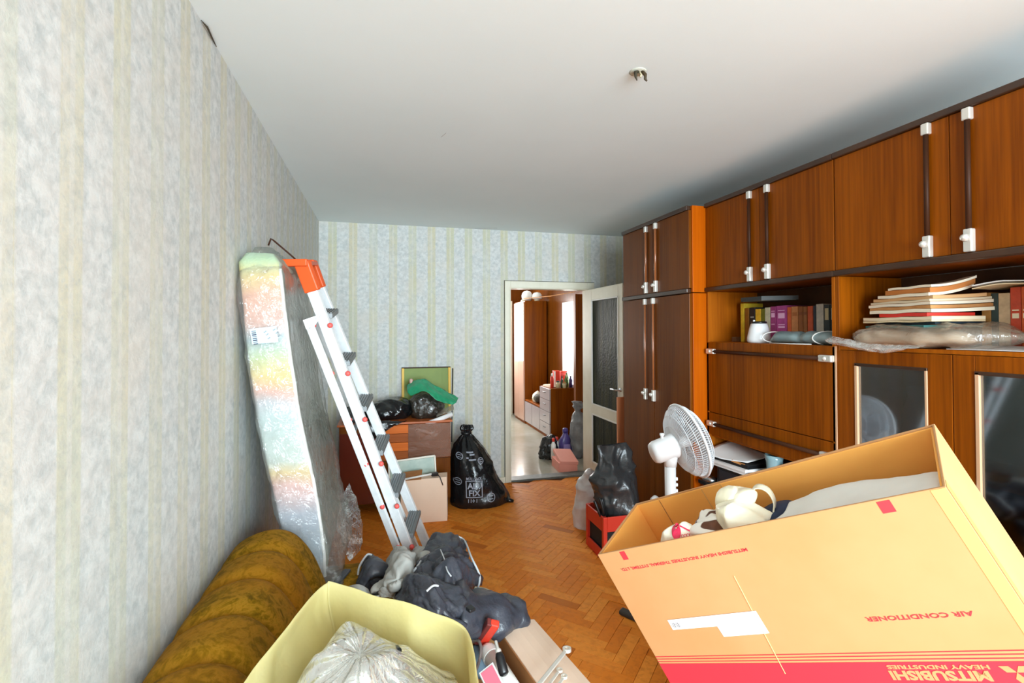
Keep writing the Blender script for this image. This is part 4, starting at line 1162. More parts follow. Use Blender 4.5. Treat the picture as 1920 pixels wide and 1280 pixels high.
# ================================================================== wall unit contents
def book(x, y0, y1, z0, z1, c, label, lean=0.0, depth=0.15, bands=(), pages=True, bandc=(230, 220, 190)):
    tt = thing('book', (x, (y0 + y1) / 2, z0), label, 'book', 'books on the open shelf')
    m = pm('book_cover', c, 0.55, c2=tuple(int(v * 0.86) for v in c), scale=20)
    sy = Vector((0, lean, z1 - z0))
    def sl(xa, xb, ya, yb2, za, zb, nm, mt, bv=0):
        vs = []
        for z in (za, zb):
            s_ = lean * (z - z0) / (z1 - z0)
            vs += [(xa, ya + s_, z), (xb, ya + s_, z), (xb, yb2 + s_, z), (xa, yb2 + s_, z)]
        return MB().add(vs, [(3, 2, 1, 0), (4, 5, 6, 7), (0, 1, 5, 4), (1, 2, 6, 5), (2, 3, 7, 6), (3, 0, 4, 7)]).build(nm, mt, tt, bev=bv)
    tck = min(0.0025, (y1 - y0) * 0.15)
    sl(x, x + 0.004, y0, y1, z0, z1, 'spine', m, 0.001)
    sl(x + 0.004, x + depth, y0, y0 + tck, z0, z1, 'cover', m)
    sl(x + 0.004, x + depth, y1 - tck, y1, z0, z1, 'cover', m)
    sl(x + 0.004, x + depth - 0.004, y0 + tck, y1 - tck, z0 + 0.003, z1 - 0.003, 'pages', M['paper_cream'])
    for (f0, f1) in bands:
        sl(x - 0.0012, x, y0 + (y1 - y0) * 0.18, y1 - (y1 - y0) * 0.18, z0 + (z1 - z0) * f0, z0 + (z1 - z0) * f1, 'spine_print', pm('spine_print', bandc, 0.5))
    return tt


ZS = 1.4905
bl = [(2.712, 2.744, 1.742, (232, 196, 50), 'slim yellow book at left end of the shelf row', (), (150, 120, 40)),
      (2.668, 2.706, 1.71, (146, 92, 20), 'brown book second from left of the shelf row', (), None),
      (2.614, 2.662, 1.712, (34, 36, 34), 'black book under the lying album, behind the white jar', ((0.70, 0.74),), (150, 150, 140)),
      (2.565, 2.610, 1.70, (240, 186, 44), 'golden yellow book above the white jar', (), None),
      (2.533, 2.562, 1.70, (112, 112, 26), 'olive book right of the golden yellow one', (), None),
      (2.489, 2.530, 1.706, (216, 210, 178), 'cream book left of the two magenta volumes', (), None),
      (2.443, 2.486, 1.71, (168, 62, 124), 'left one of two magenta volumes', ((0.86, 0.88), (0.70, 0.82), (0.50, 0.52)), (226, 170, 206)),
      (2.361, 2.439, 1.712, (178, 72, 140), 'right, thicker one of two magenta volumes', ((0.86, 0.88), (0.66, 0.80), (0.48, 0.50), (0.40, 0.45)), (230, 178, 214)),
      (2.331, 2.357, 1.70, (222, 98, 48), 'narrow orange book right of the magenta volumes', (), None),
      (2.281, 2.328, 1.703, (204, 132, 76), 'tan book with worn spine label, centre of row', ((0.74, 0.84),), (160, 92, 44)),
      (2.247, 2.278, 1.698, (150, 84, 30), 'left one of two plain brown books', ((0.78, 0.86),), (120, 62, 22)),
      (2.219, 2.245, 1.698, (158, 94, 40), 'right one of two plain brown books', ((0.78, 0.86),), (120, 62, 22)),
      (2.181, 2.216, 1.70, (206, 82, 36), 'rust orange book before the navy one', (), None),
      (2.162, 2.179, 1.70, (40, 48, 62), 'thin navy book between orange and grey ones', (), None),
      (2.113, 2.160, 1.708, (196, 186, 170), 'pale grey book near right end of the row', (), None),
      (2.075, 2.111, 1.70, (38, 44, 42), 'black book with gilt ornament, second from right', ((0.62, 0.92), (0.28, 0.34)), (180, 160, 120)),
      (2.036, 2.072, 1.70, (34, 40, 38), 'black book with gilt ornament at right end', ((0.62, 0.92), (0.30, 0.34)), (196, 176, 136))]
for (a, b, zt, c, lab, bands, bc) in bl: book(2.285, a + 0.001, b - 0.001, ZS, zt, c, lab, 0, 0.15, bands, True, bc or (230, 220, 190))
t = thing('album', (2.28, 2.47, 1.715), 'dark grey album lying flat across the book tops', 'album')
vs = [(2.17, 2.60, 1.712), (2.18, 2.44, 1.712), (2.34, 2.33, 1.716), (2.40, 2.55, 1.716)]
MB().prism([(p[0], p[1]) for p in vs], 1.7445, 1.7475).build('cover', pm('dark_album', (46, 50, 50), 0.5), t)
MB().prism([(p[0], p[1]) for p in vs], 1.7435 - 0.0005, 1.7435).build('cover', pm('dark_album_b', (46, 50, 50), 0.5), t)
MB().prism([(2.175, 2.592), (2.185, 2.446), (2.335, 2.34), (2.395, 2.545)], 1.7436, 1.7444).build('pages', M['paper_cream'], t)
for o in t.children:
    for v in o.data.vertices:
        if o.name.startswith('cover') and v.co.z > 0.0305: v.co.z += 0.022
        if o.name.startswith('pages') and v.co.z > 0.0291: v.co.z += 0.022
t = thing('white_jar', (2.18, 2.46, ZS), 'white ceramic jar with black lid in front of the books', 'jar')
MB().lathe((2.18, 2.462, ZS), [(0.058, 0), (0.066, 0.012), (0.066, 0.03), (0.053, 0.09), (0.046, 0.112), (0.042, 0.116)], 28).build('body', pm('white_glaze', (232, 234, 236), 0.25), t, smooth=True)
MB().lathe((2.18, 2.462, ZS + 0.116), [(0.042, 0), (0.044, 0.006), (0.04, 0.013)], 24).build('lid', M['black'], t, smooth=True)
MB().lathe((2.145, 2.462, ZS + 0.12), [(0.006, 0), (0.006, 0.015), (0.003, 0.018)], 10).build('knob', M['white'], t, smooth=True)
box('small_carton', pm('taupe_box', (120, 86, 58), 0.6), (2.26, 2.32, 2.76, 2.80, ZS, 1.522), bev=0.002, label='small dull brown box at the left back of the shelf', cat='box')
t = thing('grey_bundle', (2.15, 2.12, ZS), 'grey folded umbrella-like bundle tied with white elastic on the shelf', 'bundle')
rings = []
for k in range(30):
    u = k / 29
    y = 2.36 - 0.47 * u
    s_ = min(1, u * 5 + 0.15) * min(1, (1 - u) * 6 + 0.35) * (1 - 0.22 * math.exp(-((u - 0.52) / 0.05) ** 2))
    rx, rz = 0.062 * s_, 0.030 * s_ + 0.004
    ring = []
    for i in range(24):
        a = 2 * math.pi * i / 24
        p = Vector((2.172 + rx * math.cos(a), y, ZS + 0.002 + rz + rz * math.sin(a)))
        ring.append(p + Vector((math.cos(a), 0, math.sin(a))) * 0.004 * crease(p, 7, 22))
    rings.append(ring)
MB().loft(rings).build('body', pm('blue_grey_fabric', (132, 150, 152), 0.4, c2=(118, 138, 142), scale=12), t, smooth=True)
for y, s_ in ((2.33, 0.9), (1.985, 1.0)):
    MB().tube([(2.172 + 0.066 * s_ * math.cos(a), y - 0.03 * math.cos(a), ZS + 0.036 + 0.034 * s_ * math.sin(a)) for a in [2 * math.pi * i / 20 for i in range(21)]], 0.003, 6).build('elastic', M['white'], t, smooth=True)
MB().tube([(2.107, 2.30, ZS + 0.004), (2.102, 2.15, ZS + 0.003), (2.105, 2.02, ZS + 0.004)], 0.003, 6).build('elastic', M['white'], t, smooth=True)

# paper stack, parcel, sheet and books on the nearer shelf
t = thing('wrapped_parcel', (2.2, 1.62, ZS), 'long parcel of papers in clear crinkled plastic under the paper stack', 'parcel')
def lump(x0, x1, ya, yb2, zb, zt, seed, amp, n=40, m=26, taper=0.25):
    rings = []
    for k in range(m):
        u = k / (m - 1)
        s_ = min(1, (u / taper) ** 0.6 if u < taper else 1, ((1 - u) / taper) ** 0.6 if u > 1 - taper else 1)
        s_ = max(s_, 0.12)
        y = ya + (yb2 - ya) * u
        ring = []
        for i in range(n):
            a = 2 * math.pi * i / n
            ca, sa = math.cos(a), math.sin(a)
            p = Vector(((x0 + x1) / 2 + (x1 - x0) / 2 * s_ * math.copysign(abs(ca) ** 0.7, ca), y, (zb + zt) / 2 + (zt - zb) / 2 * s_ * math.copysign(abs(sa) ** 0.7, sa)))
            p += Vector((ca, 0, sa)) * amp * crease(p, seed, 13)
            if p.z < zb: p.z = zb
            ring.append(p)
        rings.append(ring)
    return MB().loft(rings)
lump(2.075, 2.36, 1.85, 1.38, ZS + 0.001, ZS + 0.078, 71, 0.010).build('papers', pm('beige_newsprint', (206, 184, 156), 0.8, c2=(176, 148, 120), scale=9, stretch=(1, 0.25, 3)), t, smooth=True)
lump(2.045, 2.38, 1.862, 1.21, ZS + 0.0005, ZS + 0.096, 72, 0.018, 48, 44, 0.22).build('plastic', M['film_beige'], t, smooth=True)
MB().grid(patch([[(2.06, 1.86, 1.54), (2.05, 1.68, 1.51), (2.05, 1.56, 1.505), (2.06, 1.44, 1.51)], [(2.045, 1.885, 1.522), (2.035, 1.68, 1.49), (2.035, 1.56, 1.486), (2.05, 1.46, 1.50)], [(2.05, 1.865, 1.505), (2.04, 1.66, 1.474), (2.04, 1.58, 1.472), (2.055, 1.50, 1.492)]], 26, 12, 0.007, 16, 3)).build('plastic_lip', M['film_milky'], t, smooth=True)
K = Vector((2.125, 1.468))
dl, drr = Vector((0.20, 0.98)).normalized(), Vector((0.94, -0.34)).normalized()
items = [  # z0, thickness, left length, right length, material, shift, name, label
    (0.086, 0.010, 0.30, 0.22, pm('teal_folder', (34, 96, 92), 0.4), (0.0, -0.03), 'folder', 'teal folder at the bottom of the paper stack'),
    (0.097, 0.011, 0.30, 0.21, pm('dark_navy_folder', (24, 44, 56), 0.45), (0.02, 0.03), 'folder', 'dark navy folder second from the bottom of stack'),
    (0.109, 0.009, 0.355, 0.20, M['paper_cream'], (0.0, 0.0), 'notebook', 'long cream notebook just above the navy folder'),
    (0.119, 0.013, 0.355, 0.20, pm('warm_paper', (236, 220, 190), 0.75), (0.003, 0.003), 'notebook', 'thick long cream notebook sticking out left below the red book'),
    (0.133, 0.015, 0.24, 0.18, pm('red_cover', (212, 44, 30), 0.45), (0.02, 0.0), 'book', 'thin red book in the middle of the stack'),
    (0.149, 0.014, 0.315, 0.235, pm('ivory_paper', (240, 230, 206), 0.75), (0.0, 0.0), 'notebook', 'thick ivory notebook right above the red book'),
    (0.164, 0.013, 0.31, 0.235, M['paper_tan'], (0.004, 0.0), 'notebook', 'tan notebook above the thick ivory one'),
    (0.178, 0.012, 0.315, 0.235, pm('ivory_b', (230, 218, 196), 0.75), (0.0, -0.004), 'notebook', 'pale notebook, sixth from the stack top'),
    (0.191, 0.010, 0.30, 0.235, pm('ivory_c', (216, 200, 170), 0.75), (0.008, 0.0), 'notebook', 'greyish cream notebook, fifth from the stack top'),
    (0.202, 0.013, 0.30, 0.20, pm('tan_b', (206, 160, 110), 0.75), (0.0, 0.006), 'notebook', 'light tan notebook, fourth from the stack top'),
    (0.216, 0.012, 0.255, 0.17, pm('ivory_d', (234, 222, 200), 0.75), (0.012, 0.0), 'notebook', 'cream notebook, third from the stack top'),
    (0.229, 0.020, 0.22, 0.17, pm('brown_folder', (190, 116, 52), 0.7), (0.01, 0.004), 'folder', 'thick brown folder, second from the stack top'),
    (0.250, 0.010, 0.21, 0.17, pm('ivory_e', (238, 226, 204), 0.75), (0.0, 0.0), 'notebook', 'bent cream notebook on the very top of stack')]
for k, (z0, th, la, lb, m, sh, nm, lab) in enumerate(items):
    tt = thing(nm, (2.2, 1.5, ZS + z0), lab, 'book' if nm == 'book' else nm, 'stacked papers on the shelf')
    c0 = K + dl * sh[0] + drr * sh[1]
    mb = MB()
    nx, ny = 8, 6
    lift = 0.035 if k >= 10 else (0.008 if k > 4 else 0.0)
    for layer, zz in ((0, 0.0), (1, th - 0.0006)):
        for i in range(nx + 1):
            for j in range(ny + 1):
                p = c0 + dl * (la * i / nx) + drr * (lb * j / ny)
                mb.v.append((p.x, p.y, ZS + z0 + zz + lift * (j / ny) ** 2 * (1 - 0.6 * i / nx) + 0.0015 * math.sin(i * 1.3 + k)))
    W2 = ny + 1
    L0 = (nx + 1) * W2
    for i in range(nx):
        for j in range(ny):
            a = i * W2 + j
            mb.f += [(a, a + 1, a + W2 + 1, a + W2), (L0 + a, L0 + a + W2, L0 + a + W2 + 1, L0 + a + 1)]
    for i in range(nx):
        for j in (0, ny):
            a = i * W2 + j; mb.f.append((a, a + W2, L0 + a + W2, L0 + a))
    for j in range(ny):
        for i in (0, nx):
            a = i * W2 + j; mb.f.append((a, a + 1, L0 + a + 1, L0 + a))
    mb.build('pages', m, tt)
    if k in (3, 5, 7, 9, 10, 11):
        cov = MB()
        n0 = len(mb.v) // 2
        cov.v = [(x, y, z + 0.0005) for x, y, z in mb.v[n0:]] + [(x, y, z + 0.0016) for x, y, z in mb.v[n0:]]
        cov.f = [f for f in mb.f]
        cov.build('cover', M['paper_tan'] if k % 2 else M['paper_cream'], tt)
t = thing('loose_papers', (2.34, 1.36, 1.735), 'loose sheaf of pages lying over the books right of the stack', 'papers')
for k, z in enumerate((1.732, 1.742)):
    MB().grid(patch([[(2.24, 1.40, z), (2.26, 1.32, z + 0.012), (2.30, 1.22, z + 0.004)], [(2.44, 1.42, z), (2.45, 1.32, z + 0.010), (2.46, 1.20, z + 0.004)]], 12, 8, 0.003, 10, k)).build('sheet', M['paper'] if k else M['paper_cream'], t, solid=0.004)
for (a, b, zt, c, lab) in ((1.402, 1.432, 1.715, (196, 140, 74), 'tan book right of the stack behind the plastic'), (1.378, 1.400, 1.712, (52, 68, 66), 'dark green book between tan and cream ones'), (1.340, 1.376, 1.71, (204, 176, 140), 'cream beige book left of the red volumes'), (1.306, 1.338, 1.73, (206, 74, 44), 'red volume right of the cream beige book'), (1.276, 1.304, 1.73, (214, 92, 40), 'orange red volume beside the red one'), (1.236, 1.273, 1.72, (170, 60, 40), 'dark red volume at the picture edge')):
    book(2.345, a, b, ZS, zt, c, lab, 0, 0.12, ((0.62, 0.64), (0.5, 0.58)) if c[0] > 200 and c[1] < 100 else ())
MB().grid([[(2.10 + 0.2 * j / 4, 1.40 - 0.33 * i / 6, ZS + 0.002 + 0.03 * max(0, j / 4 - 0.4) ** 2) for i in range(7)] for j in range(5)]).build('paper_sheet', M['paper'], solid=-0.0015, label='white paper sheet lying on the shelf at the picture edge', cat='paper')

# knee niche: black stand with electronics and papers
t = thing('low_stand', (2.2, 2.36, 0), 'black low stand inside the niche below the drawer', 'stand')
MB().box(1.985, 2.46, 1.91, 2.79, 0.575, 0.60).build('top', M['black'], t, bev=0.003)
MB().box(2.02, 2.05, 1.93, 2.77, 0.03, 0.575).box(2.40, 2.43, 1.93, 2.77, 0.03, 0.575).build('frame', M['blackm'], t)
for y in (1.95, 2.75):
    for x in (2.03, 2.42): MB().box(x - 0.02, x + 0.02, y - 0.02, y + 0.02, 0, 0.03).build('foot', M['blackm'], t)
t = thing('black_box', (2.18, 2.5, 0.60), 'black audio box standing on the low stand', 'audio box')
MB().prism([(2.03, 2.66), (2.07, 2.36), (2.38, 2.38), (2.34, 2.69)], 0.607, 0.715).build('case', M['black'], t, bev=0.004)
for x, y in ((2.06, 2.62), (2.10, 2.40), (2.34, 2.42), (2.31, 2.64)): MB().box(x - 0.012, x + 0.012, y - 0.012, y + 0.012, 0.60, 0.607).build('foot', M['blackm'], t)
MB().prism([(2.0295, 2.64), (2.0665, 2.38), (2.068, 2.38), (2.031, 2.64)], 0.64, 0.70).build('front_glass', pm('smoked_panel', (40, 44, 50), 0.12), t)
for k, (a, z, m, lab) in enumerate(((0.0, 0.7155, M['paper'], 'white magazine at the bottom of the niche pile'), (-0.012, 0.735, M['paper'], 'white magazine in the middle of the niche pile'), (0.006, 0.752, M['black'], 'black magazine on top of the niche pile'))):
    tt = thing('magazine', (2.15, 2.56, z), lab, 'magazine', 'magazines in the niche')
    MB().prism([(2.02 + a, 2.70), (2.05 + a, 2.42), (2.27 + a, 2.44), (2.24 + a, 2.72)], z, z + (0.017 if k < 2 else 0.022)).build('pages', m, tt, bev=0.001)
    MB().prism([(2.018 + a, 2.702), (2.048 + a, 2.418), (2.27 + a, 2.44), (2.24 + a, 2.72)], z + (0.017 if k < 2 else 0.022), z + (0.0185 if k < 2 else 0.0235)).build('cover', M['blackm'] if k != 1 else M['paper'], tt)
MB().grid(patch([[(1.99, 2.72, 0.788), (2.00, 2.58, 0.782), (2.07, 2.44, 0.790)], [(2.12, 2.77, 0.815), (2.14, 2.62, 0.800), (2.18, 2.46, 0.795)], [(2.26, 2.79, 0.84), (2.28, 2.64, 0.815), (2.30, 2.5, 0.80)]], 10, 10, 0.002, 9, 3)).build('paper_sheet', M['paper'], smooth=True, solid=0.0015, label='white paper sheets topping the pile in the niche', cat='paper')
MB().beam((2.035, 2.53, 0.781), (2.06, 2.45, 0.772), (0, 0, 1), 0.012, 0.006).build('wooden_stick', M['paper_tan'], label='short wooden stick tucked into the niche magazine pile', cat='stick')
t = thing('silver_gadget', (2.02, 2.72, 0.6), 'small silver rounded gadget left of the black box', 'gadget')
MB().loft([oval(2.02, 2.725, z, rx, ry) for z, rx, ry in ((0.60, 0.028, 0.045), (0.605, 0.032, 0.05), (0.62, 0.032, 0.05), (0.632, 0.024, 0.04), (0.635, 0.012, 0.02))]).build('shell', M['steel'], t, smooth=True)
MB().lathe((2.0, 2.725, 0.628), [(0.012, 0), (0.012, 0.006)], 12).build('dial', M['black'], t)
blob((2.0, 2.50, 0.62), (0.04, 0.10, 0.022), 81, 0.012, 16, 24, 12, 0.6015).build('tissue', M['paper'], smooth=True, label='crumpled white tissue in front of the black box', cat='tissue')
t = thing('glass_vase', (2.12, 2.30, 0.6), 'blue-grey glass vase at right of the black box', 'vase')
MB().lathe((2.13, 2.30, 0.60), [(0.035, 0), (0.04, 0.02), (0.034, 0.12), (0.045, 0.24), (0.05, 0.265), (0.046, 0.265), (0.03, 0.12)], 20).build('body', pm('blue_grey_glass', (132, 164, 172), 0.1, coat=0.5), t, smooth=True)
MB().lathe((2.12, 2.20, 0.60), [(0.035, 0), (0.036, 0.15), (0.02, 0.20), (0.012, 0.235)], 16).build('grey_bottle', pm('grey_bottle', (128, 150, 160), 0.2, coat=0.4), smooth=True, label='grey bottle right of the blue-grey vase in the niche', cat='bottle')

# ================================================================== fan
AX = Vector((0.947, -0.11, 0.30)).normalized()
FC = Vector((1.536, 2.241, 0.995))
t = thing('pedestal_fan', (1.42, 2.19, 0), 'white pedestal fan turned towards the wall unit', 'fan')
q = Vector((0, 0, 1)).rotation_difference(AX)
ex, ey = q @ Vector((1, 0, 0)), q @ Vector((0, 1, 0))
fw = pm('fan_white', (232, 234, 236), 0.4)
fg = pm('fan_wire_white', (222, 226, 230), 0.45)


def cage(prof, nw, nm):
    mb = MB()
    for k in range(nw):
        a = 2 * math.pi * k / nw
        d = ex * math.cos(a) + ey * math.sin(a)
        d2 = ex * math.cos(a + 0.22) + ey * math.sin(a + 0.22)
        mb.tube([FC + (d.lerp(d2, 1 - i / (len(prof) - 1))) * r + AX * z for i, (r, z) in enumerate(prof)], 0.0016, 4, False)
    for (r, z) in prof[1:]:
        mb.tube([FC + (ex * math.cos(2 * math.pi * i / 48) + ey * math.sin(2 * math.pi * i / 48)) * r + AX * z for i in range(49)], 0.0018, 4, False)
    return mb.build(nm, fg, t, smooth=True)


cage([(0.055, -0.075), (0.10, -0.072), (0.15, -0.055), (0.178, -0.030), (0.190, 0.0)], 96, 'rear_grille')
cage([(0.03, 0.075), (0.09, 0.070), (0.15, 0.050), (0.178, 0.026), (0.190, 0.0)], 96, 'front_grille')
MB().tube([FC + (ex * math.cos(2 * math.pi * i / 64) + ey * math.sin(2 * math.pi * i / 64)) * 0.192 for i in range(65)], 0.007, 8, False).build('rim', fw, t, smooth=True)
MB().lathe(FC + AX * 0.07, [(0.036, 0), (0.036, 0.006), (0.02, 0.010)], 20, AX).build('badge', fw, t, smooth=True)
MB().lathe(FC - AX * 0.03, [(0.025, -0.03), (0.03, 0), (0.03, 0.04), (0.015, 0.05)], 18, AX).build('hub', fw, t, smooth=True)
for k in range(3):
    rows = []
    for i in range(8):
        r = 0.03 + 0.135 * i / 7
        rows.append([FC + (ex * math.cos(a) + ey * math.sin(a)) * r + AX * (0.028 * (j / 7 - 0.5)) for j in range(8) for a in [2 * math.pi * k / 3 + (-0.5 + j / 7) * (0.7 + 0.9 * math.sin(math.pi * min(1, i / 6)))]])
    MB().grid(rows).build('blade', pm('fan_blade', (214, 220, 226), 0.3), t, smooth=True, solid=0.003)
MB().lathe(FC - AX * 0.075, [(0.062, 0.005), (0.064, -0.012), (0.060, -0.03), (0.058, -0.11), (0.05, -0.128), (0.03, -0.135)][::-1], 28, AX).build('motor_housing', fw, t, smooth=True)
MB().lathe(FC - AX * 0.15 + Vector((0, 0, 0.058)), [(0.008, 0), (0.008, 0.014), (0.012, 0.018), (0.011, 0.028)], 12).build('oscillation_knob', fw, t, smooth=True)
J = FC - AX * 0.10
J2 = Vector((J.x - 0.01, J.y - 0.01, J.z - 0.10))
MB().tube([J, (J + J2) / 2, J2], [0.035, 0.036, 0.03], 14).build('neck', fw, t, smooth=True)
MB().lathe((J2.x, J2.y, 0.05), [(0.02, 0), (0.02, 0.45), (0.027, 0.46), (0.028, J2.z - 0.05)], 18).build('column', fw, t, smooth=True)
MB().lathe((J2.x, J2.y, 0.0), [(0.13, 0), (0.135, 0.012), (0.12, 0.025), (0.06, 0.04), (0.035, 0.06)], 32).build('base', fw, t, smooth=True)
for k in range(4): MB().obox((J2.x + 0.026, J2.y - 0.014, J2.z - 0.06 - 0.03 * k), (0.006, 0, 0), (0, 0.006, 0), (0, 0, 0.008)).build('button', fw, t, bev=0.002)

# ceiling hook with wire stubs
t = thing('ceiling_hook', (0.99, 1.75, ZC - 0.06), 'rusty ceiling hook with bare wires where a lamp hung', 'hook')
MB().lathe((0.99, 1.76, ZC - 0.006), [(0.035, 0.006), (0.03, 0.003), (0.012, 0.001)], 20).build('plaster_ring', pm('stained_plaster', (190, 190, 176), 0.9), t, smooth=True)
MB().tube([(0.985, 1.75, ZC - 0.004), (0.968, 1.74, ZC - 0.015), (0.966, 1.735, ZC - 0.035), (0.972, 1.735, ZC - 0.05)], [0.006, 0.007, 0.005, 0.002], 8).build('hook', pm('rusty_iron', (52, 44, 26), 0.7), t, smooth=True)
MB().tube([(1.0, 1.745, ZC - 0.003), (1.012, 1.74, ZC - 0.02), (1.008, 1.735, ZC - 0.038), (1.014, 1.733, ZC - 0.048)], [0.006, 0.007, 0.006, 0.003], 8).build('wire_stub', pm('dark_wire', (60, 46, 24), 0.6), t, smooth=True)
MB().tube([(0.99, 1.75, ZC - 0.003), (0.997, 1.745, ZC - 0.02), (0.99, 1.74, ZC - 0.03)], 0.004, 6).build('wire_stub', pm('cream_wire', (196, 184, 150), 0.6), t, smooth=True)

# ================================================================== sofa along the left wall
t = thing('sofa', (-0.2, 1.2, 0), 'olive gold velvet sofa with plump channelled back rolls along the left wall', 'sofa')
MB().box(-0.55, 0.20, 0.10, 2.16, 0.08, 0.30).build('base', M['velvet'], t, bev=0.02)
for (a, b) in ((0.12, 1.13), (1.14, 2.145)):
    rings = []
    for k in range(14):
        u = k / 13
        s_ = min(1, 0.8 + u * 1.6, 0.8 + (1 - u) * 1.6)
        rings.append([Vector((-0.14 + 0.36 * s_ * math.copysign(abs(math.cos(q_)) ** 0.4, math.cos(q_)), a + (b - a) * u, 0.365 + 0.065 * s_ * math.copysign(abs(math.sin(q_)) ** 0.5, math.sin(q_)))) for q_ in [2 * math.pi * i / 28 for i in range(28)]])
    MB().loft(rings).build('seat_cushion', M['velvet'], t, smooth=True)
rings = []
for k in range(8):
    u = k / 7
    s_ = min(1, 0.85 + u * 1.5, 0.85 + (1 - u) * 1.5)
    rings.append([Vector((-0.54 + 0.60 * u, 2.31 + 0.14 * s_ * math.copysign(abs(math.cos(q_)) ** 0.5, math.cos(q_)), 0.29 + 0.21 * s_ * math.copysign(abs(math.sin(q_)) ** 0.5, math.sin(q_)))) for q_ in [2 * math.pi * i / 28 for i in range(28)]])
MB().loft(rings).build('armrest', M['velvet'], t, smooth=True)
for x in (-0.50, 0.14):
    for y in (0.16, 2.10): box('foot', M['wood_dk'], (x - 0.03, x + 0.03, y - 0.03, y + 0.03, 0, 0.08), t)
prof = [(-0.585, 0.30), (-0.588, 0.55), (-0.58, 0.68), (-0.53, 0.76), (-0.43, 0.795), (-0.345, 0.775), (-0.28, 0.70), (-0.235, 0.60), (-0.205, 0.50), (-0.225, 0.43), (-0.32, 0.40), (-0.45, 0.38)]
for k in range(9):
    b = 2.17 - 0.205 * k
    a = b - 0.24
    rings = []
    pr = spline([Vector((x, 0, z)) for x, z in prof], 44, True)
    cx, cz = -0.44, 0.52
    for j in range(20):
        u = j / 19
        s_ = 1 - 0.13 * max(0, 1 - u / 0.32) ** 2.0 - (0.13 if k else 0.35) * max(0, 1 - (1 - u) / 0.32) ** 2.0
        ring = []
        for p in pr:
            x = cx + (p.x - cx) * s_ 
            z = cz + (p.z - cz) * s_
            ring.append(Vector((max(x, -0.588), a + (b - a) * u, z)))
        rings.append(ring)
    MB().loft(rings).build('back_roll', M['velvet'], t, smooth=True)
    if k == 0: MB().tube([(-0.225, 2.08, 0.52), (-0.212, 2.085, 0.50), (-0.205, 2.09, 0.47), (-0.215, 2.08, 0.44)], 0.006, 8).build('piping_tail', M['steel'], t, smooth=True)
MB().beam((-0.200, 2.168, 0.508), (-0.152, 2.301, 0.510), (0, 0, 1), 0.012, 0.03).build('dark_strap', pm('dark_grey_strap', (62, 64, 70), 0.6), bev=0.003, label='short dark grey strap lying on the sofa armrest', cat='strap')

# ================================================================== jackets heaped on the sofa end
jk = pm('black_nylon', (66, 68, 76), 0.36, c2=(50, 52, 60), scale=10, bump=0.5, bscale=22, bdist=0.012)
lin_ = pm('grey_lining', (186, 186, 180), 0.8, c2=(160, 160, 156), scale=7, bump=0.2, bscale=18, bdist=0.01)
pale = pm('reflective_piping', (206, 210, 214), 0.35)
t = thing('black_jacket', (0.25, 2.1, 0.3), 'shiny black nylon jacket with pale piping heaped over the sofa end', 'jacket')
hood = [[(0.195, 2.459, 0.460), (0.243, 2.500, 0.500), (0.315, 2.580, 0.500), (0.411, 2.605, 0.460)],
        [(0.163, 2.268, 0.500), (0.222, 2.213, 0.570), (0.306, 2.246, 0.570), (0.401, 2.341, 0.480)],
        [(0.178, 2.109, 0.520), (0.228, 2.049, 0.580), (0.314, 2.078, 0.560), (0.423, 2.243, 0.440)],
        [(0.202, 2.012, 0.500), (0.254, 1.962, 0.550), (0.322, 2.012, 0.520), (0.407, 2.196, 0.400)],
        [(0.236, 2.125, 0.380), (0.289, 2.095, 0.420), (0.348, 2.143, 0.400), (0.407, 2.261, 0.340)]]
MB().grid(patch(hood, 100, 100, 0.042, 7.5, 91)).build('hood', jk, t, smooth=True, solid=0.006)
body = [[(0.052, 2.154, 0.470), (0.104, 2.162, 0.520), (0.176, 2.221, 0.520), (0.251, 2.236, 0.480)],
        [(0.043, 1.957, 0.520), (0.111, 1.901, 0.600), (0.188, 1.930, 0.600), (0.280, 2.024, 0.520)],
        [(0.080, 1.873, 0.520), (0.152, 1.799, 0.600), (0.241, 1.859, 0.580), (0.363, 2.068, 0.460)],
        [(0.151, 1.788, 0.500), (0.220, 1.761, 0.550), (0.297, 1.833, 0.530), (0.406, 2.043, 0.440)],
        [(0.231, 1.820, 0.400), (0.294, 1.812, 0.440), (0.357, 1.904, 0.420), (0.427, 2.069, 0.360)]]
MB().grid(patch(body, 120, 110, 0.042, 7.5, 92)).build('body', jk, t, smooth=True, solid=0.006)
rings = []
path = spline([(0.262, 1.897, 0.500), (0.326, 1.905, 0.470), (0.404, 1.956, 0.430), (0.477, 2.001, 0.390), (0.527, 2.034, 0.360)], 60)
for k, p in enumerate(path):
    u = k / 59
    ax_ = (path[min(k + 1, 59)] - path[max(k - 1, 0)]).normalized()
    b1 = ax_.cross(Vector((0, 0, 1))).normalized()
    b2 = b1.cross(ax_)
    r = 0.105 - 0.022 * u + 0.014 * math.sin(u * 15)
    rings.append([p + (b1 * math.cos(a) * 1.05 + b2 * math.sin(a) * 0.75) * (r + 0.022 * crease(p + b1 * math.cos(a) * r + b2 * math.sin(a) * r, 93, 11)) for a in [2 * math.pi * i / 60 for i in range(60)]])
MB().loft(rings, True, False).build('sleeve', jk, t, smooth=True, solid=0.004)
MB().tube(spline([(0.315, 2.518, 0.525), (0.400, 2.534, 0.490), (0.401, 2.284, 0.505), (0.421, 2.191, 0.465), (0.408, 2.160, 0.425), (0.398, 2.215, 0.365)], 40), 0.005, 6).build('piping', pale, t, smooth=True)
MB().tube(spline([(0.055, 2.099, 0.495), (0.108, 2.109, 0.545), (0.147, 2.174, 0.550), (0.188, 2.336, 0.520), (0.212, 2.329, 0.530)], 30), 0.005, 6).build('piping', pale, t, smooth=True)
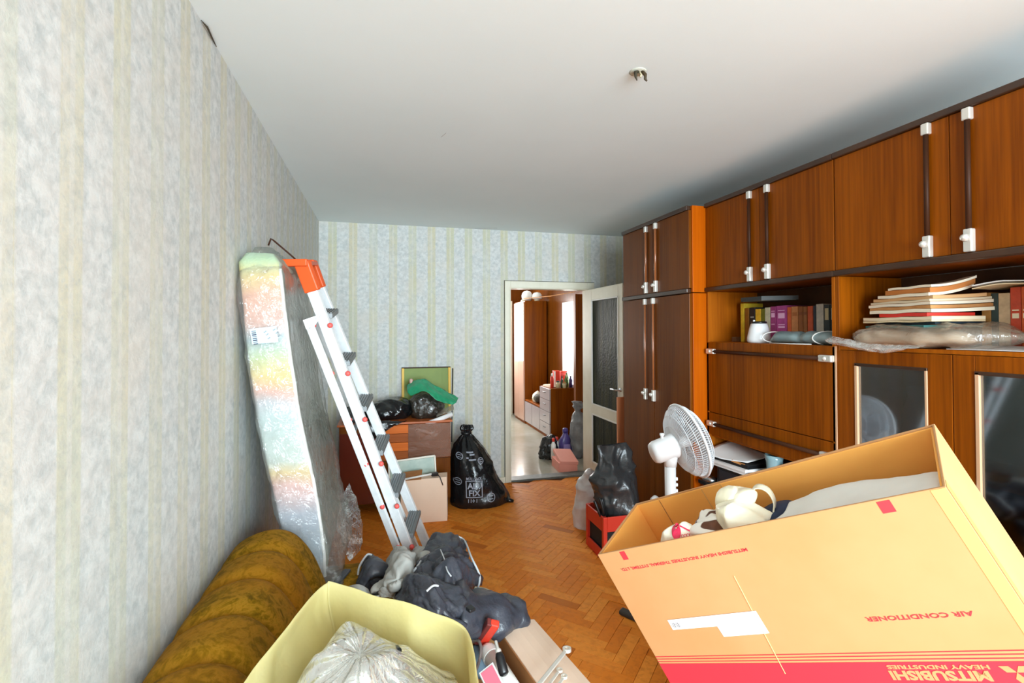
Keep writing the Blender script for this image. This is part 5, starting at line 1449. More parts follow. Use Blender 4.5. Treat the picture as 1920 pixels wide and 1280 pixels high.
MB().tube(spline([(0.246, 2.192, 0.600), (0.249, 2.075, 0.610), (0.248, 1.980, 0.610), (0.260, 1.944, 0.600)], 16), 0.003, 6).build('zip', pale, t, smooth=True)
MB().tube(spline([(0.152, 1.800, 0.630), (0.177, 1.822, 0.635), (0.198, 1.836, 0.625)], 10), 0.004, 6).build('zip', pale, t, smooth=True)
MB().obox((0.307, 1.771, 0.560), (0.012, 0.006, 0), (-0.006, 0.014, 0), (0, 0, 0.006)).build('buckle', M['black'], t, bev=0.003)
t = thing('grey_lined_jacket', (0.0, 2.25, 0.45), 'second dark jacket showing its grey lining, left of the black one', 'jacket')
l1 = [[(-0.108, 2.339, 0.470), (-0.068, 2.382, 0.530), (-0.015, 2.347, 0.520), (0.009, 2.364, 0.470)],
      [(-0.088, 2.183, 0.490), (-0.049, 2.178, 0.550), (-0.005, 2.188, 0.540), (0.022, 2.238, 0.480)],
      [(-0.062, 2.186, 0.440), (-0.029, 2.198, 0.470), (0.008, 2.197, 0.470), (0.040, 2.221, 0.440)]]
MB().grid(patch(l1, 60, 54, 0.022, 11, 95)).build('front', jk, t, smooth=True, solid=0.005)
l2 = [[(0.023, 2.360, 0.480), (0.047, 2.362, 0.560), (0.091, 2.350, 0.570), (0.144, 2.337, 0.500)],
      [(0.004, 2.154, 0.510), (0.043, 2.125, 0.590), (0.091, 2.120, 0.600), (0.137, 2.161, 0.530)],
      [(-0.039, 2.098, 0.500), (0.020, 2.016, 0.580), (0.069, 1.999, 0.590), (0.115, 2.086, 0.520)],
      [(-0.084, 2.194, 0.430), (-0.013, 2.057, 0.500), (0.041, 2.027, 0.500), (0.073, 2.105, 0.450)]]
MB().grid(patch(l2, 90, 84, 0.040, 8, 96)).build('lining', lin_, t, smooth=True, solid=0.005, label='pale grey lining')
l3 = [[(0.143, 2.592, 0.440), (0.197, 2.487, 0.500), (0.253, 2.516, 0.460)], [(0.128, 2.419, 0.460), (0.185, 2.303, 0.520), (0.243, 2.344, 0.480)], [(0.141, 2.382, 0.420), (0.194, 2.293, 0.460), (0.247, 2.332, 0.430)]]
MB().grid(patch(l3, 50, 46, 0.020, 11, 97)).build('lining', lin_, t, smooth=True, solid=0.005, label='pale grey lining')
MB().tube(spline([(-0.107, 2.262, 0.490), (-0.102, 2.296, 0.520), (-0.071, 2.326, 0.555), (-0.050, 2.332, 0.550)], 16), 0.005, 6).build('piping', pale, t, smooth=True)
MB().grid(patch([[(-0.137, 2.176, 0.500), (-0.099, 2.135, 0.520), (-0.060, 2.129, 0.500)], [(-0.125, 2.151, 0.480), (-0.085, 2.102, 0.500), (-0.050, 2.125, 0.470)]], 14, 10, 0.012, 14, 98)).build('cuff', lin_, t, smooth=True, solid=0.004)
# red and pale cloth on the floor under the sleeve
t = thing('red_bag', (0.55, 2.15, 0), 'red bag with pale edge on the floor under the black sleeve', 'bag')
bag([(0.0, 0.50, 2.30, 0.16, 0.20), (0.06, 0.50, 2.30, 0.17, 0.21), (0.14, 0.48, 2.28, 0.14, 0.18), (0.19, 0.47, 2.26, 0.06, 0.08)], 101, 0.02, 9, 40, 16).build('body', M['red_pl'], t, smooth=True)
MB().tube(spline([(0.466, 2.588, 0.190), (0.514, 2.584, 0.180), (0.564, 2.615, 0.140), (0.601, 2.646, 0.090)], 14), 0.018, 8).build('pale_edge', pm('pale_green_edge', (206, 214, 186), 0.5), t, smooth=True)
MB().grid(patch([[(0.26, 1.98, 0.03), (0.36, 1.96, 0.05), (0.46, 1.94, 0.02)], [(0.27, 2.10, 0.10), (0.37, 2.08, 0.13), (0.47, 2.06, 0.10)]], 14, 10, 0.01, 12, 5)).build('red_flap', M['red_pl'], t, smooth=True, solid=0.003)

# ================================================================== yellow sack with clear bag inside
t = thing('yellow_sack', (-0.02, 1.08, 0.43), 'open pale yellow plastic sack in the foreground on the sofa seat', 'sack')
def closed(pts, n): return spline(pts, n, True)
rim = [(-0.168, 1.600, 0.800), (-0.150, 1.600, 0.802), (-0.03, 1.505, 0.800), (0.10, 1.40, 0.797), (0.195, 1.322, 0.79), (0.222, 1.255, 0.785), (0.212, 1.10, 0.785), (0.20, 0.93, 0.79), (0.09, 0.86, 0.79), (-0.12, 0.88, 0.79), (-0.30, 0.96, 0.79), (-0.325, 1.08, 0.79), (-0.285, 1.27, 0.795), (-0.232, 1.44, 0.80), (-0.19, 1.56, 0.80)]
rim = [(x * 0.87, y * 0.87, z + 0.10) for x, y, z in rim]
NR = 96
R0 = closed(rim, NR)
cx, cy = -0.052, 1.06
def lev(z, s_, seed, amp, dz=0.0):
    out = []
    for p in R0:
        q_ = Vector((cx + (p.x - cx) * s_ + (0.085 * max(0, 0.84 - z) / 0.4 if z is not None else 0), cy + (p.y - cy) * s_, z if z is not None else p.z + dz))
        d = Vector((q_.x - cx, q_.y - cy, 0)).normalized()
        q_ += d * amp * (crease(q_, seed, 6) + 0.45 * crease(q_, seed + 3, 15))
        if z is None: q_.z += 0.007 * nz(q_, 4, 9)
        out.append(q_)
    return out
rings = [lev(0.437, 0.80, 1, 0.0), lev(0.47, 0.90, 1, 0.02), lev(0.55, 0.93, 1, 0.02), lev(0.66, 0.96, 1, 0.02), lev(0.80, 1.0, 1, 0.012), lev(None, 0.995, 1, 0.006, -0.02), lev(None, 0.985, 1, 0.003, 0.0), lev(None, 0.965, 1, 0.004, -0.004), lev(None, 0.94, 2, 0.02, -0.05), lev(0.78, 0.92, 2, 0.02), lev(0.66, 0.88, 2, 0.012), lev(0.56, 0.84, 2, 0.01)]
fine = []
for k in range(len(rings) - 1):
    for s_ in range(3): fine.append([cr(rings[max(k - 1, 0)][i], rings[k][i], rings[k + 1][i], rings[min(k + 2, len(rings) - 1)][i], s_ / 3) for i in range(NR)])
fine.append(rings[-1])
MB().loft(fine, True, True).build('sack', M['yellow_film'], t, smooth=True)
t = thing('clear_bag', (-0.03, 1.04, 0.62), 'crumpled clear plastic bag stuffed inside the yellow sack', 'bag')
def dome(seed, amp, base, top, s0, n=72, m=26, cxx=-0.042, cyy=1.035):
    rings = []
    for k in range(m):
        u = k / (m - 1)
        z = base + (top - base) * math.sin(u * math.pi / 2)
        s_ = s0 * math.cos(u * math.pi / 2) ** 0.75 + 0.01
        ring = []
        for i in range(n):
            p = R0[int(i * NR / n)]
            q_ = Vector((cxx + (p.x - cx) * s_, cyy + (p.y - cy) * s_, z))
            c_ = crease(q_, seed, 5) + 0.35 * crease(q_, seed + 4, 12)
            d = Vector((q_.x - cxx, q_.y - cyy, 0))
            if d.length > 1e-6: d.normalize()
            q_ += (d * (1 - u) ** 1.2 + Vector((0, 0, 0.4 + 0.9 * u))) * amp * c_
            ring.append(q_)
        rings.append(ring)
    return MB().loft(rings)
dome(111, 0.030, 0.68, 0.912, 0.885, 120, 50).build('film', M['film_milky'], t, smooth=True)
dome(112, 0.024, 0.68, 0.86, 0.80, 110, 44).build('inner_film', M['film'], t, smooth=True)
MB().tube(spline([(0.025, 1.049, 0.895), (0.032, 1.041, 0.910), (0.028, 1.072, 0.900)], 8), 0.006, 8).build('dark_tie', M['black'], t, smooth=True)
pkc = pm('pale_pink_cloth', (226, 160, 152), 0.8, c2=(236, 204, 196), scale=10)
whc = pm('white_stuff', (226, 224, 218), 0.8, c2=(206, 204, 198), scale=6)
blob((-0.13, 0.93, 0.72), (0.11, 0.11, 0.08), 113, 0.03, 9, 32, 16).build('pink_cloth', pkc, smooth=True, label='pink cloth showing through the clear bag at bottom left', cat='cloth')
blob((0.075, 0.94, 0.73), (0.07, 0.10, 0.07), 114, 0.025, 9, 32, 16).build('pink_cloth', pm('pale_peach_cloth', (236, 196, 182), 0.8), smooth=True, label='pale peach cloth showing through the clear bag at right', cat='cloth')
blob((-0.02, 1.11, 0.72), (0.15, 0.09, 0.08), 115, 0.03, 8, 32, 16).build('white_cloth', whc, smooth=True, label='whitish cloth showing through the clear bag at the back', cat='cloth')

# ================================================================== open carton of tools
t = thing('tool_carton', (0.5, 1.75, 0), 'open pale carton of tools on the floor with its flap folded out', 'carton')
z_ = 0.36
A, B = Vector((0.331, 1.936, 0.360)), Vector((0.452, 1.953, 0.360))
C2, D2 = Vector((0.513, 1.594, 0.360)), None
al = (C2 - B).normalized()
Lc = 0.62
C2 = B + al * Lc
wv = Vector((-0.30, -0.13, 0)).normalized() * 0.24
A = B + wv
D2 = C2 + wv
def wall(p, q_, nm, inset):
    d = (q_ - p).normalized()
    n = Vector((-d.y, d.x, 0)) * 0.004
    vs = [Vector((p.x, p.y, 0.004)), Vector((q_.x, q_.y, 0.004)), q_.copy(), p.copy()]
    return MB().add([v + n for v in vs] + [v - n for v in vs], [(0, 1, 2, 3), (7, 6, 5, 4), (0, 4, 5, 1), (1, 5, 6, 2), (2, 6, 7, 3), (3, 7, 4, 0)]).build(nm, M['carton_in'], t)
wall(A, B, 'wall', 0); wall(B, C2, 'wall', 0); wall(C2, D2, 'wall', 0); wall(D2, A, 'wall', 0)
MB().prism([(p.x, p.y) for p in (A, B, C2, D2)], 0.0, 0.006).build('bottom', M['carton_in'], t)
E1, E2 = Vector((0.616, 1.993, 0.345)), Vector((0.727, 1.638, 0.300))
E2 = E1 + al * Lc + Vector((0.02, 0, -0.01))
MB().grid([[B.lerp(E1, j / 5).lerp(C2.lerp(E2, j / 5), i / 8) + Vector((0, 0, 0.010 * math.sin(j / 5 * math.pi))) for j in range(6)] for i in range(9)]).build('flap', M['carton_pale'], t, solid=0.005)
F1 = Vector((0.377, 1.898, 0.400))
MB().add([A, B.lerp(A, 0.12), B.lerp(A, 0.15) + Vector((0.02, 0.06, 0.03)), A + Vector((0.02, 0.07, 0.03))], [(0, 1, 2, 3)]).build('flap', M['paper'], t, solid=0.004)
gz = 0.30
blob((B + C2 + A + D2) / 4 + Vector((0, 0, -0.24)), (0.09, 0.22, 0.12), 121, 0.03, 9, 28, 14, 0.01).build('rags', pm('dark_rags', (70, 66, 62), 0.9, c2=(40, 40, 42), scale=9), smooth=True, label='dark rags filling the bottom of the tool carton', cat='rags')
t = thing('red_handled_tool', (0.390, 1.860, 0.400), 'red handled tool with maroon side standing in the tool carton', 'tool')
p0, p1 = Vector((0.367, 1.872, 0.370)), Vector((0.401, 1.795, 0.480))
ax_ = (p1 - p0).normalized()
s1 = Vector((0.8, -0.35, 0.2)); s1 = (s1 - ax_ * s1.dot(ax_)).normalized(); s2_ = ax_.cross(s1)
MB().obox((p0 + p1) / 2, (p1 - p0) / 2 * 1.05, s1 * 0.020, s2_ * 0.014).build('handle', M['red_pl'], t, bev=0.006)
MB().obox((p0 + p1) / 2 - s1 * 0.019, (p1 - p0) / 2 * 1.05, s1 * 0.010, s2_ * 0.0145).build('grip', pm('maroon_grip', (100, 34, 30), 0.6), t, bev=0.004)
MB().beam(p0 - ax_ * 0.16, p0, s1, 0.03, 0.003).build('blade', M['steel'], t)
t = thing('caulk_tube', (0.406, 1.791, 0.340), 'white sealant cartridge lying in the tool carton', 'tube')
q0, q1 = Vector((0.384, 1.822, 0.360)), Vector((0.432, 1.643, 0.330))
a2 = (q1 - q0).normalized()
wt = pm('cartridge_white', (232, 232, 226), 0.35)
MB().lathe(q0, [(0.004, -0.030), (0.02, -0.024), (0.030, -0.010), (0.033, 0.0), (0.033, 0.026), (0.0335, 0.028)], 24, a2).build('dome_cap', wt, t, smooth=True)
MB().lathe(q0, [(0.0325, 0.029), (0.0325, 0.24), (0.02, 0.245)], 24, a2).build('tube', wt, t, smooth=True)
t = thing('black_nozzle', (0.394, 1.673, 0.400), 'black nozzle with chrome tip lying over the white cartridge', 'nozzle')
n0, n1 = Vector((0.394, 1.618, 0.415)), Vector((0.390, 1.652, 0.440))
a3 = (n1 - n0).normalized()
MB().lathe(n0, [(0.010, -0.006), (0.017, 0), (0.016, 0.05), (0.012, 0.062)], 16, a3).build('grip', M['black'], t, smooth=True)
MB().lathe(n0, [(0.010, 0.060), (0.011, 0.072), (0.006, 0.078), (0.006, 0.10), (0.003, 0.104)], 14, a3).build('tip', M['chrome'], t, smooth=True)
t = thing('pink_card', (0.362, 1.598, 0.420), 'pink card with white border in the tool carton', 'card')
c0, c1, c2_ = Vector((0.306, 1.604, 0.440)), Vector((0.364, 1.658, 0.430)), Vector((0.380, 1.558, 0.420))
e1, e2 = (c1 - c0), (c2_ - c1)
nn = e1.cross(e2).normalized()
if nn.z < 0: nn = -nn
MB().obox((c0 + c2_) / 2, e1 / 2, e2 / 2, nn * 0.002).build('card', M['paper'], t)
MB().obox((c0 + c2_) / 2 + nn * 0.0025 - e1 * 0.03, e1 / 2 * 0.82, e2 / 2 * 0.86, nn * 0.0008).build('pink_face', pm('pink_print', (238, 128, 150), 0.5), t)
def spanner(p, q_, r, label, ring=0.016):
    tt = thing('spanner', p, label, 'spanner', 'spanners on the carton flap')
    p, q_ = Vector(p), Vector(q_)
    d = (q_ - p).normalized()
    sd = d.cross(Vector((0.1, 0.2, 1))).normalized()
    up_ = sd.cross(d)
    MB().beam(p + d * ring, q_, sd, r * 2, r * 1.1).build('shank', M['chrome'], tt, bev=r * 0.4)
    m_ = MB()
    ro, ri, h = ring, ring * 0.55, r * 0.8
    rg = []
    for (rad, hh) in ((ro, -h), (ro, h), (ri, h), (ri, -h), (ro, -h)):
        rg.append([p + (d * math.cos(a) + sd * math.sin(a)) * rad + up_ * hh for a in [2 * math.pi * i / 20 for i in range(20)]])
    m_.loft(rg, False, False).build('ring_head', M['chrome'], tt, smooth=False)
    MB().obox(q_ + d * 0.012, d * 0.014, sd * ring * 0.9, up_ * r * 0.6).build('jaw', M['chrome'], tt, bev=0.003)
spanner((0.652, 1.701, 0.400), (0.463, 1.507, 0.420), 0.007, 'long chrome ring spanner lying across the pale carton flap', 0.016)
spanner((0.598, 1.632, 0.380), (0.482, 1.511, 0.390), 0.005, 'small chrome spanner right of the long one, upper', 0.011)
spanner((0.605, 1.605, 0.375), (0.515, 1.511, 0.380), 0.005, 'small chrome spanner right of the long one, lower', 0.011)
MB().tube(spline([(0.332, 1.897, 0.360), (0.347, 1.838, 0.400), (0.352, 1.804, 0.390), (0.339, 1.778, 0.360), (0.313, 1.722, 0.360)], 24), 0.006, 8).build('grey_cable', pm('brown_grey_cable', (112, 100, 96), 0.5), smooth=True, label='looped brown-grey cable at the left of the tool carton', cat='cable')
blob(Vector((0.357, 1.851, 0.310)), (0.05, 0.06, 0.05), 131, 0.015, 14, 24, 12).build('blue_rag', pm('slate_blue_rag', (96, 116, 130), 0.8), smooth=True, label='slate blue rag beside the white cartridge', cat='rag')

# ================================================================== big tilted air-conditioner carton
O_ = Vector((0.6260, 1.3730, 0.8920))
U1 = Vector((0.4538, -0.7784, 0.4337)).normalized()
U3 = Vector((-0.4554, 0.2157, 0.8637)); U3 = (U3 - U1 * U3.dot(U1)).normalized()
U2 = U3.cross(U1)
BL, BW, BH = 0.88, 0.2926, 0.50
def BX(s, d, h): return O_ + U1 * s + U2 * d - U3 * h
t = thing('air_conditioner_carton', BX(0.44, 0.146, BH), 'huge open yellow cardboard carton tilted in the right foreground with red print', 'carton')
KT = 0.0055
def panel(nm, s0, s1, d0, d1, h0, h1, mat):
    vs = [BX(s, d, h) for h in (h1, h0) for s, d in ((s0, d0), (s1, d0), (s1, d1), (s0, d1))]
    return MB().add(vs, [(3, 2, 1, 0), (4, 5, 6, 7), (0, 1, 5, 4), (1, 2, 6, 5), (2, 3, 7, 6), (3, 0, 4, 7)]).build(nm, mat, t, bev=0.0015)
fp = panel('front_panel', 0, BL, 0, KT, 0, BH, M['kraft'])
panel('right_panel', BL - KT, BL, KT, BW - KT, 0, BH, M['kraft'])
panel('left_panel', 0, KT, KT, BW - KT, 0, BH, M['kraft'])
panel('back_panel', 0, BL, BW - KT, BW, 0, BH, M['kraft'])
panel('bottom_panel', KT, BL - KT, KT, BW - KT, BH - KT, BH, M['kraft'])
for nm, s0, s1, d0, d1 in (('inner_lining', KT, BL - KT, BW - 2 * KT, BW - KT - 0.0002), ('inner_lining', KT, 2 * KT, KT, BW - 2 * KT), ('inner_lining', BL - 2 * KT, BL - KT, KT, BW - 2 * KT), ('inner_lining', 2 * KT, BL - 2 * KT, KT, 2 * KT)):
    panel(nm, s0, s1, d0, d1, 0.004, BH - KT, M['kraft_in'])
for (s, w_) in ((0.26, 0.0015), (0.325, 0.0015), (0.10, 0.001)):
    MB().obox(BX(s, BW - 2 * KT - 0.0006, 0.14), U1 * w_, U2 * 0.0008, U3 * 0.135).build('crease_line', M['tape'] if s > 0.2 else M['carton_in'], t)
# print on the front
pr_ = M['card_red']
band_red = pm('band_red', (206, 48, 66), 0.5)
def ink(nm, s0, s1, h0, h1, m, par=fp): return MB().add([BX(s, -0.0006, h) for s, h in ((s0, h1), (s1, h1), (s1, h0), (s0, h0))], [(0, 1, 2, 3)]).build(nm, m, par)
ink('red_mark', 0.082, 0.101, 0.004, 0.030, pr_); ink('red_mark', 0.759, 0.783, 0.004, 0.030, pr_)
for h in (0.330, 0.3375, 0.3455): ink('printed_line', 0.001, BL - 0.001, h - 0.0012, h + 0.0012, pr_)
ink('printed_band', 0.001, BL - 0.001, 0.3515, 0.412, band_red)
for h in (0.418, 0.4255): ink('printed_line', 0.001, BL - 0.001, h - 0.0012, h + 0.0012, pr_)
def btext(body, s_right, s_left, h_cap, size, mat, off=0.0, e=-0.0008):
    """upside down lettering: starts at s_right, runs towards smaller s, cap tops at larger h"""
    o = text(body, size, fp, mat, BX(s_right, e, h_cap), -U1, -U3, 'printed_text', 1.0, 0.0, 'LEFT', off)
    bpy.context.view_layer.update()
    wdt = max(o.dimensions.x, 1e-4)
    k = (s_right - s_left) / wdt
    mb = o.matrix_basis.copy()
    for r in range(3): mb[r][0] *= k
    o.matrix_basis = mb
    return o
btext('MITSUBISHI HEAVY INDUSTRIES THERMAL SYSTEMS, LTD.', 0.449, 0.055, 0.0535, 0.0115, pr_, 0.0002)
btext('AIR CONDITIONER', 0.800, 0.609, 0.2475, 0.0145, pr_, 0.0002)
btext('MITSUBISHI', 0.766, 0.592, 0.372, 0.0285, M['kraft'], 0.0012, -0.0012)
btext('HEAVY INDUSTRIES', 0.772, 0.594, 0.3585, 0.0125, M['kraft'], 0.0004, -0.0012)
# three-diamond emblem, upside down with the lettering
lc_s, lc_h = 0.808, 0.374
for a in (90, 210, 330):
    a = math.radians(a + 0)
    u_ = Vector((math.cos(a), math.sin(a)))
    v_ = Vector((-u_.y, u_.x))
    pts = [u_ * 0.0, u_ * 0.013 + v_ * 0.0075, u_ * 0.026, u_ * 0.013 - v_ * 0.0075]
    MB().add([BX(lc_s - p.x, -0.0012, lc_h + p.y) for p in pts], [(0, 1, 2, 3)]).build('emblem_diamond', M['kraft'], fp)
# shipping sticker with stamp marks
st = MB().add([BX(s, -0.0012, h) for s, h in ((0.113, 0.250), (0.253, 0.247), (0.255, 0.277), (0.381, 0.273), (0.380, 0.213), (0.113, 0.220))], [(0, 1, 2, 3, 4, 5)]).build('shipping_label', M['paper'], fp, label='white shipping sticker')
for k in range(7): MB().add([BX(0.118 + 0.0042 * k + a * (0.0012 + 0.0005 * (k % 3)), -0.0016, 0.243 - b * 0.014) for a, b in ((0, 0), (1, 0), (1, 1), (0, 1))], [(0, 1, 2, 3)]).build('stamp_mark', M['ink'], st)
for (s, h, w_, hh) in ((0.172, 0.240, 0.006, 0.010), (0.262, 0.232, 0.006, 0.010), (0.272, 0.232, 0.004, 0.010), (0.282, 0.254, 0.010, 0.009), (0.297, 0.256, 0.008, 0.008), (0.311, 0.254, 0.010, 0.008), (0.333, 0.252, 0.014, 0.007), (0.353, 0.252, 0.010, 0.007)):
    MB().add([BX(s + a * w_ * 0.4, -0.0016, h + b * hh - 0.003 * a) for a, b in ((0, 0), (1, 0), (1, 0.25), (0.3, 1), (0, 1))], [(0, 1, 2, 3, 4)]).build('faint_mark', pm('faint_grey_ink', (196, 198, 208), 0.6), st)
for q_ in (((0.377, 0.118), (0.374, 0.165), (0.371, 0.206), (0.360, 0.38)),):
    MB().tube([BX(s, -0.0006, h) for s, h in q_], 0.0011, 5).build('crease_line', pm('pale_crease', (226, 184, 122), 0.5), fp)
MB().add([BX(s, -0.0007, h) for s, h in ((BL - 0.026, 0.002), (BL - 0.001, 0.002), (BL - 0.001, BH - 0.002), (BL - 0.026, BH - 0.002))], [(3, 2, 1, 0)]).build('packing_tape', M['tape'], fp)
MB().add([BX(BL + 0.0008, d, h) for d, h in ((0.001, 0.002), (0.03, 0.002), (0.03, BH - 0.002), (0.001, BH - 0.002))], [(0, 1, 2, 3)]).build('packing_tape', M['tape'], t)
# inside the carton
gp = [[BX(0.500, 0.020, 0.020), BX(0.60, 0.020, 0.014), BX(0.72, 0.020, 0.011), BX(0.866, 0.020, 0.012)],
      [BX(0.532, 0.09, 0.034), BX(0.61, 0.09, 0.028), BX(0.72, 0.09, 0.029), BX(0.866, 0.09, 0.034)],
      [BX(0.538, 0.165, 0.042), BX(0.62, 0.175, 0.038), BX(0.72, 0.18, 0.044), BX(0.866, 0.17, 0.058)],
      [BX(0.538, 0.185, 0.11), BX(0.62, 0.19, 0.11), BX(0.72, 0.195, 0.11), BX(0.866, 0.19, 0.12)]]
MB().grid(patch(gp, 30, 18, 0.006, 10, 141)).build('foam_sheet', pm('grey_white_foam', (226, 226, 220), 0.8, c2=(216, 216, 210), scale=6), smooth=True, solid=0.006, label='grey-white wrapped packing sheet inside the big carton, right half', cat='packing')
MB().loft([[BX(0.495 + 0.06 * math.cos(a) * s_, 0.15 + 0.06 * math.sin(a) * s_, h) for a in [2 * math.pi * i / 24 for i in range(24)]] for s_, h in ((0.9, 0.2), (1.0, 0.15), (1.0, 0.08), (0.85, 0.055), (0.4, 0.05))]).build('blue_cloth', pm('dark_navy_cloth', (40, 52, 82), 0.85, c2=(28, 38, 62), scale=10), smooth=True, label='dark navy cloth between white bag and packing sheet in carton', cat='cloth')
cw = pm('cream_polythene', (240, 234, 206), 0.35, c2=(246, 242, 224), scale=6, bump=0.3, bscale=16, bdist=0.01)
N = Nodes('brown_white_print')
h_ = N.noise(N.coord((1, 1, 1)), 9, 2, 0.4, 2.0)
N.link(N.ramp(h_, [(0.49, (238, 234, 224)), (0.51, (92, 52, 28))]), N.b.inputs['Base Color']); N.b.inputs['Roughness'].default_value = 0.5
M['brownwhite'] = N.m
def lobe(s, d, h, rs, rd, rh, seed, amp, fr_=12):
    rings = []
    for k in range(44):
        ph = -math.pi / 2 + math.pi * (k + 0.5) / 44
        ring = []
        for i in range(80):
            a = 2 * math.pi * i / 80
            p = BX(s + rs * math.cos(a) * math.cos(ph), d + rd * math.sin(a) * math.cos(ph), h - rh * math.sin(ph))
            dd = (p - BX(s, d, h)).normalized()
            ring.append(p + dd * amp * crease(p, seed, fr_))
        rings.append(ring)
    return MB().loft(rings)
t2 = thing('cream_bag', BX(0.42, 0.13, 0.2), 'cream plastic carrier bag knotted with loop handles in the big carton', 'bag')
mb = lobe(0.425, 0.10, 0.060, 0.062, 0.06, 0.075, 151, 0.036, 10)
mb.build('bag', cw, t2, smooth=True)
lobe(0.392, 0.15, 0.000, 0.034, 0.028, 0.030, 152, 0.02, 16).build('top_knot', cw, t2, smooth=True)
lobe(0.418, 0.155, 0.008, 0.044, 0.028, 0.032, 155, 0.024, 15).build('top_fold', cw, t2, smooth=True)
hp = spline([BX(0.440, 0.155, 0.035), BX(0.452, 0.165, 0.008), BX(0.474, 0.17, -0.006), BX(0.495, 0.165, 0.006), BX(0.497, 0.155, 0.034), BX(0.478, 0.14, 0.062)], 26)
mb = MB()
rows = []
for k, p in enumerate(hp):
    d = (hp[min(k + 1, 25)] - hp[max(k - 1, 0)]).normalized()
    sd = d.cross(U2).normalized()
    rows.append([p + U2 * 0.012 * j + sd * 0.003 * abs(j) for j in (-1, -0.4, 0.3, 1)])
mb.grid(rows).build('loop_handle', cw, t2, smooth=True, solid=0.003)
lobe(0.338, 0.10, 0.052, 0.075, 0.06, 0.058, 153, 0.04, 10).build('brown_white_bag', M['brownwhite'], smooth=True, label='brown and white patterned bag in the big carton, left of cream bag', cat='bag')
t3 = thing('white_red_bag', BX(0.26, 0.08, 0.15), 'white carrier bag with red oval print at the carton left end', 'bag')
mb = lobe(0.262, 0.055, 0.040, 0.056, 0.042, 0.055, 154, 0.026, 11)
mb.build('bag', pm('ivory_polythene', (238, 232, 212), 0.4), t3, smooth=True)
bv = BVHTree.FromPolygons([Vector(p) for p in mb.v], mb.f)
cpt = Vector((0, 0, 1.57))
def stick(pts, nm, m):
    out = []
    for p in pts:
        d = -cdir
        hit = bv.ray_cast(p, d)
        out.append(hit[0] - d * 0.002 if hit[0] else p)
    return out
cdir = (cpt - BX(0.262, 0.055, 0.040)).normalized()
base = BX(0.262, 0.055, 0.040) + cdir * 0.15
rx_ = cdir.cross(Vector((0, 0, 1))).normalized() * -1
ry_ = rx_.cross(cdir) * -1
ov = [[base + rx_ * (-0.022 + 0.012 * r * math.cos(a)) + ry_ * (0.022 + 0.020 * r * math.sin(a)) for a in [2 * math.pi * i / 24 for i in range(25)]] for r in (0.05, 0.4, 0.75, 1.0)]
pinkr = pm('crimson_print', (222, 40, 84), 0.4)
MB().grid([stick(r, '', None) for r in ov]).build('red_oval', pinkr, t3)
MB().grid([stick([base + rx_ * (-0.02 + 0.05 * i / 10) + ry_ * (0.044 - 0.020 * i / 10 - 0.004 * j) for i in range(11)], '', None) for j in range(2)]).build('red_edge', pinkr, t3)
for k in range(5):
    MB().grid([stick([base + rx_ * (-0.006 + 0.007 * k + 0.004 * math.cos(a) * r) + ry_ * (0.014 + 0.002 * k + 0.004 * math.sin(a) * r) for a in [2 * math.pi * i / 12 for i in range(13)]], '', None) for r in (0.7, 1.0)]).build('red_scribble', pinkr, t3)
lobe(0.40, 0.14, 0.34, 0.34, 0.12, 0.12, 156, 0.01).build('filling', pm('dark_filling', (150, 130, 100), 0.9), smooth=True, label='dull packed cloth deep inside the big carton', cat='cloth')
# what the carton rests on, below the picture: an armchair of the suite
t = thing('armchair', (1.25, 0.95, 0), 'olive gold velvet armchair hidden under the tilted carton', 'armchair')
def hgt(x, y):
    p = BX(0.44, 0.146, BH); n = U3
    return p.z - (n.x * (x - p.x) + n.y * (y - p.y)) / n.z
def pad(nm, x0, x1, y0, y1, z0, dz):
    mb = MB()
    vs = [(x, y, z0) for x, y in ((x0, y0), (x1, y0), (x1, y1), (x0, y1))] + [(x, y, hgt(x, y) - dz) for x, y in ((x0, y0), (x1, y0), (x1, y1), (x0, y1))]
    return mb.add(vs, [(3, 2, 1, 0), (4, 5, 6, 7), (0, 1, 5, 4), (1, 2, 6, 5), (2, 3, 7, 6), (3, 0, 4, 7)]).build(nm, M['velvet'], t, bev=0.02)
pad('seat', 1.02, 1.30, 0.86, 1.42, 0.1, 0.004)
pad('arm', 1.31, 1.46, 0.72, 1.42, 0.1, 0.004)
for x in (1.06, 1.42):
    for y in (0.92, 1.36): box('foot', M['wood_dk'], (x - 0.025, x + 0.025, y - 0.025, y + 0.025, 0, 0.1), t)

# ================================================================== red crate and bags before the wardrobe
t = thing('red_crate', (1.6, 3.22, 0), 'red plastic crate with open sides on the floor before the wardrobe', 'crate')
rp = M['orange_pl']
x0, x1, y0, y1, h = 1.44, 1.80, 3.06, 3.36, 0.30
for (xa, xb, ya_, yb2) in ((x0, x0 + 0.03, y0, y0 + 0.03), (x1 - 0.03, x1, y0, y0 + 0.03), (x0, x0 + 0.03, y1 - 0.03, y1), (x1 - 0.03, x1, y1 - 0.03, y1)):
    box('corner_post', M['red_pl'], (xa, xb, ya_, yb2, 0, h), t, bev=0.004)
MB().box(x0 + 0.03, x1 - 0.03, y0, y0 + 0.012, h - 0.10, h).box(x0 + 0.03, x1 - 0.03, y1 - 0.012, y1, h - 0.10, h).box(x0, x0 + 0.012, y0 + 0.03, y1 - 0.03, h - 0.10, h).box(x1 - 0.012, x1, y0 + 0.03, y1 - 0.03, h - 0.10, h).build('upper_band', M['red_pl'], t, bev=0.003)
MB().box(x0 + 0.03, x1 - 0.03, y0, y0 + 0.012, 0.0, 0.07).box(x0 + 0.03, x1 - 0.03, y1 - 0.012, y1, 0.0, 0.07).box(x0, x0 + 0.012, y0 + 0.03, y1 - 0.03, 0.0, 0.07).box(x1 - 0.012, x1, y0 + 0.03, y1 - 0.03, 0.0, 0.07).build('lower_band', M['red_pl'], t, bev=0.003)
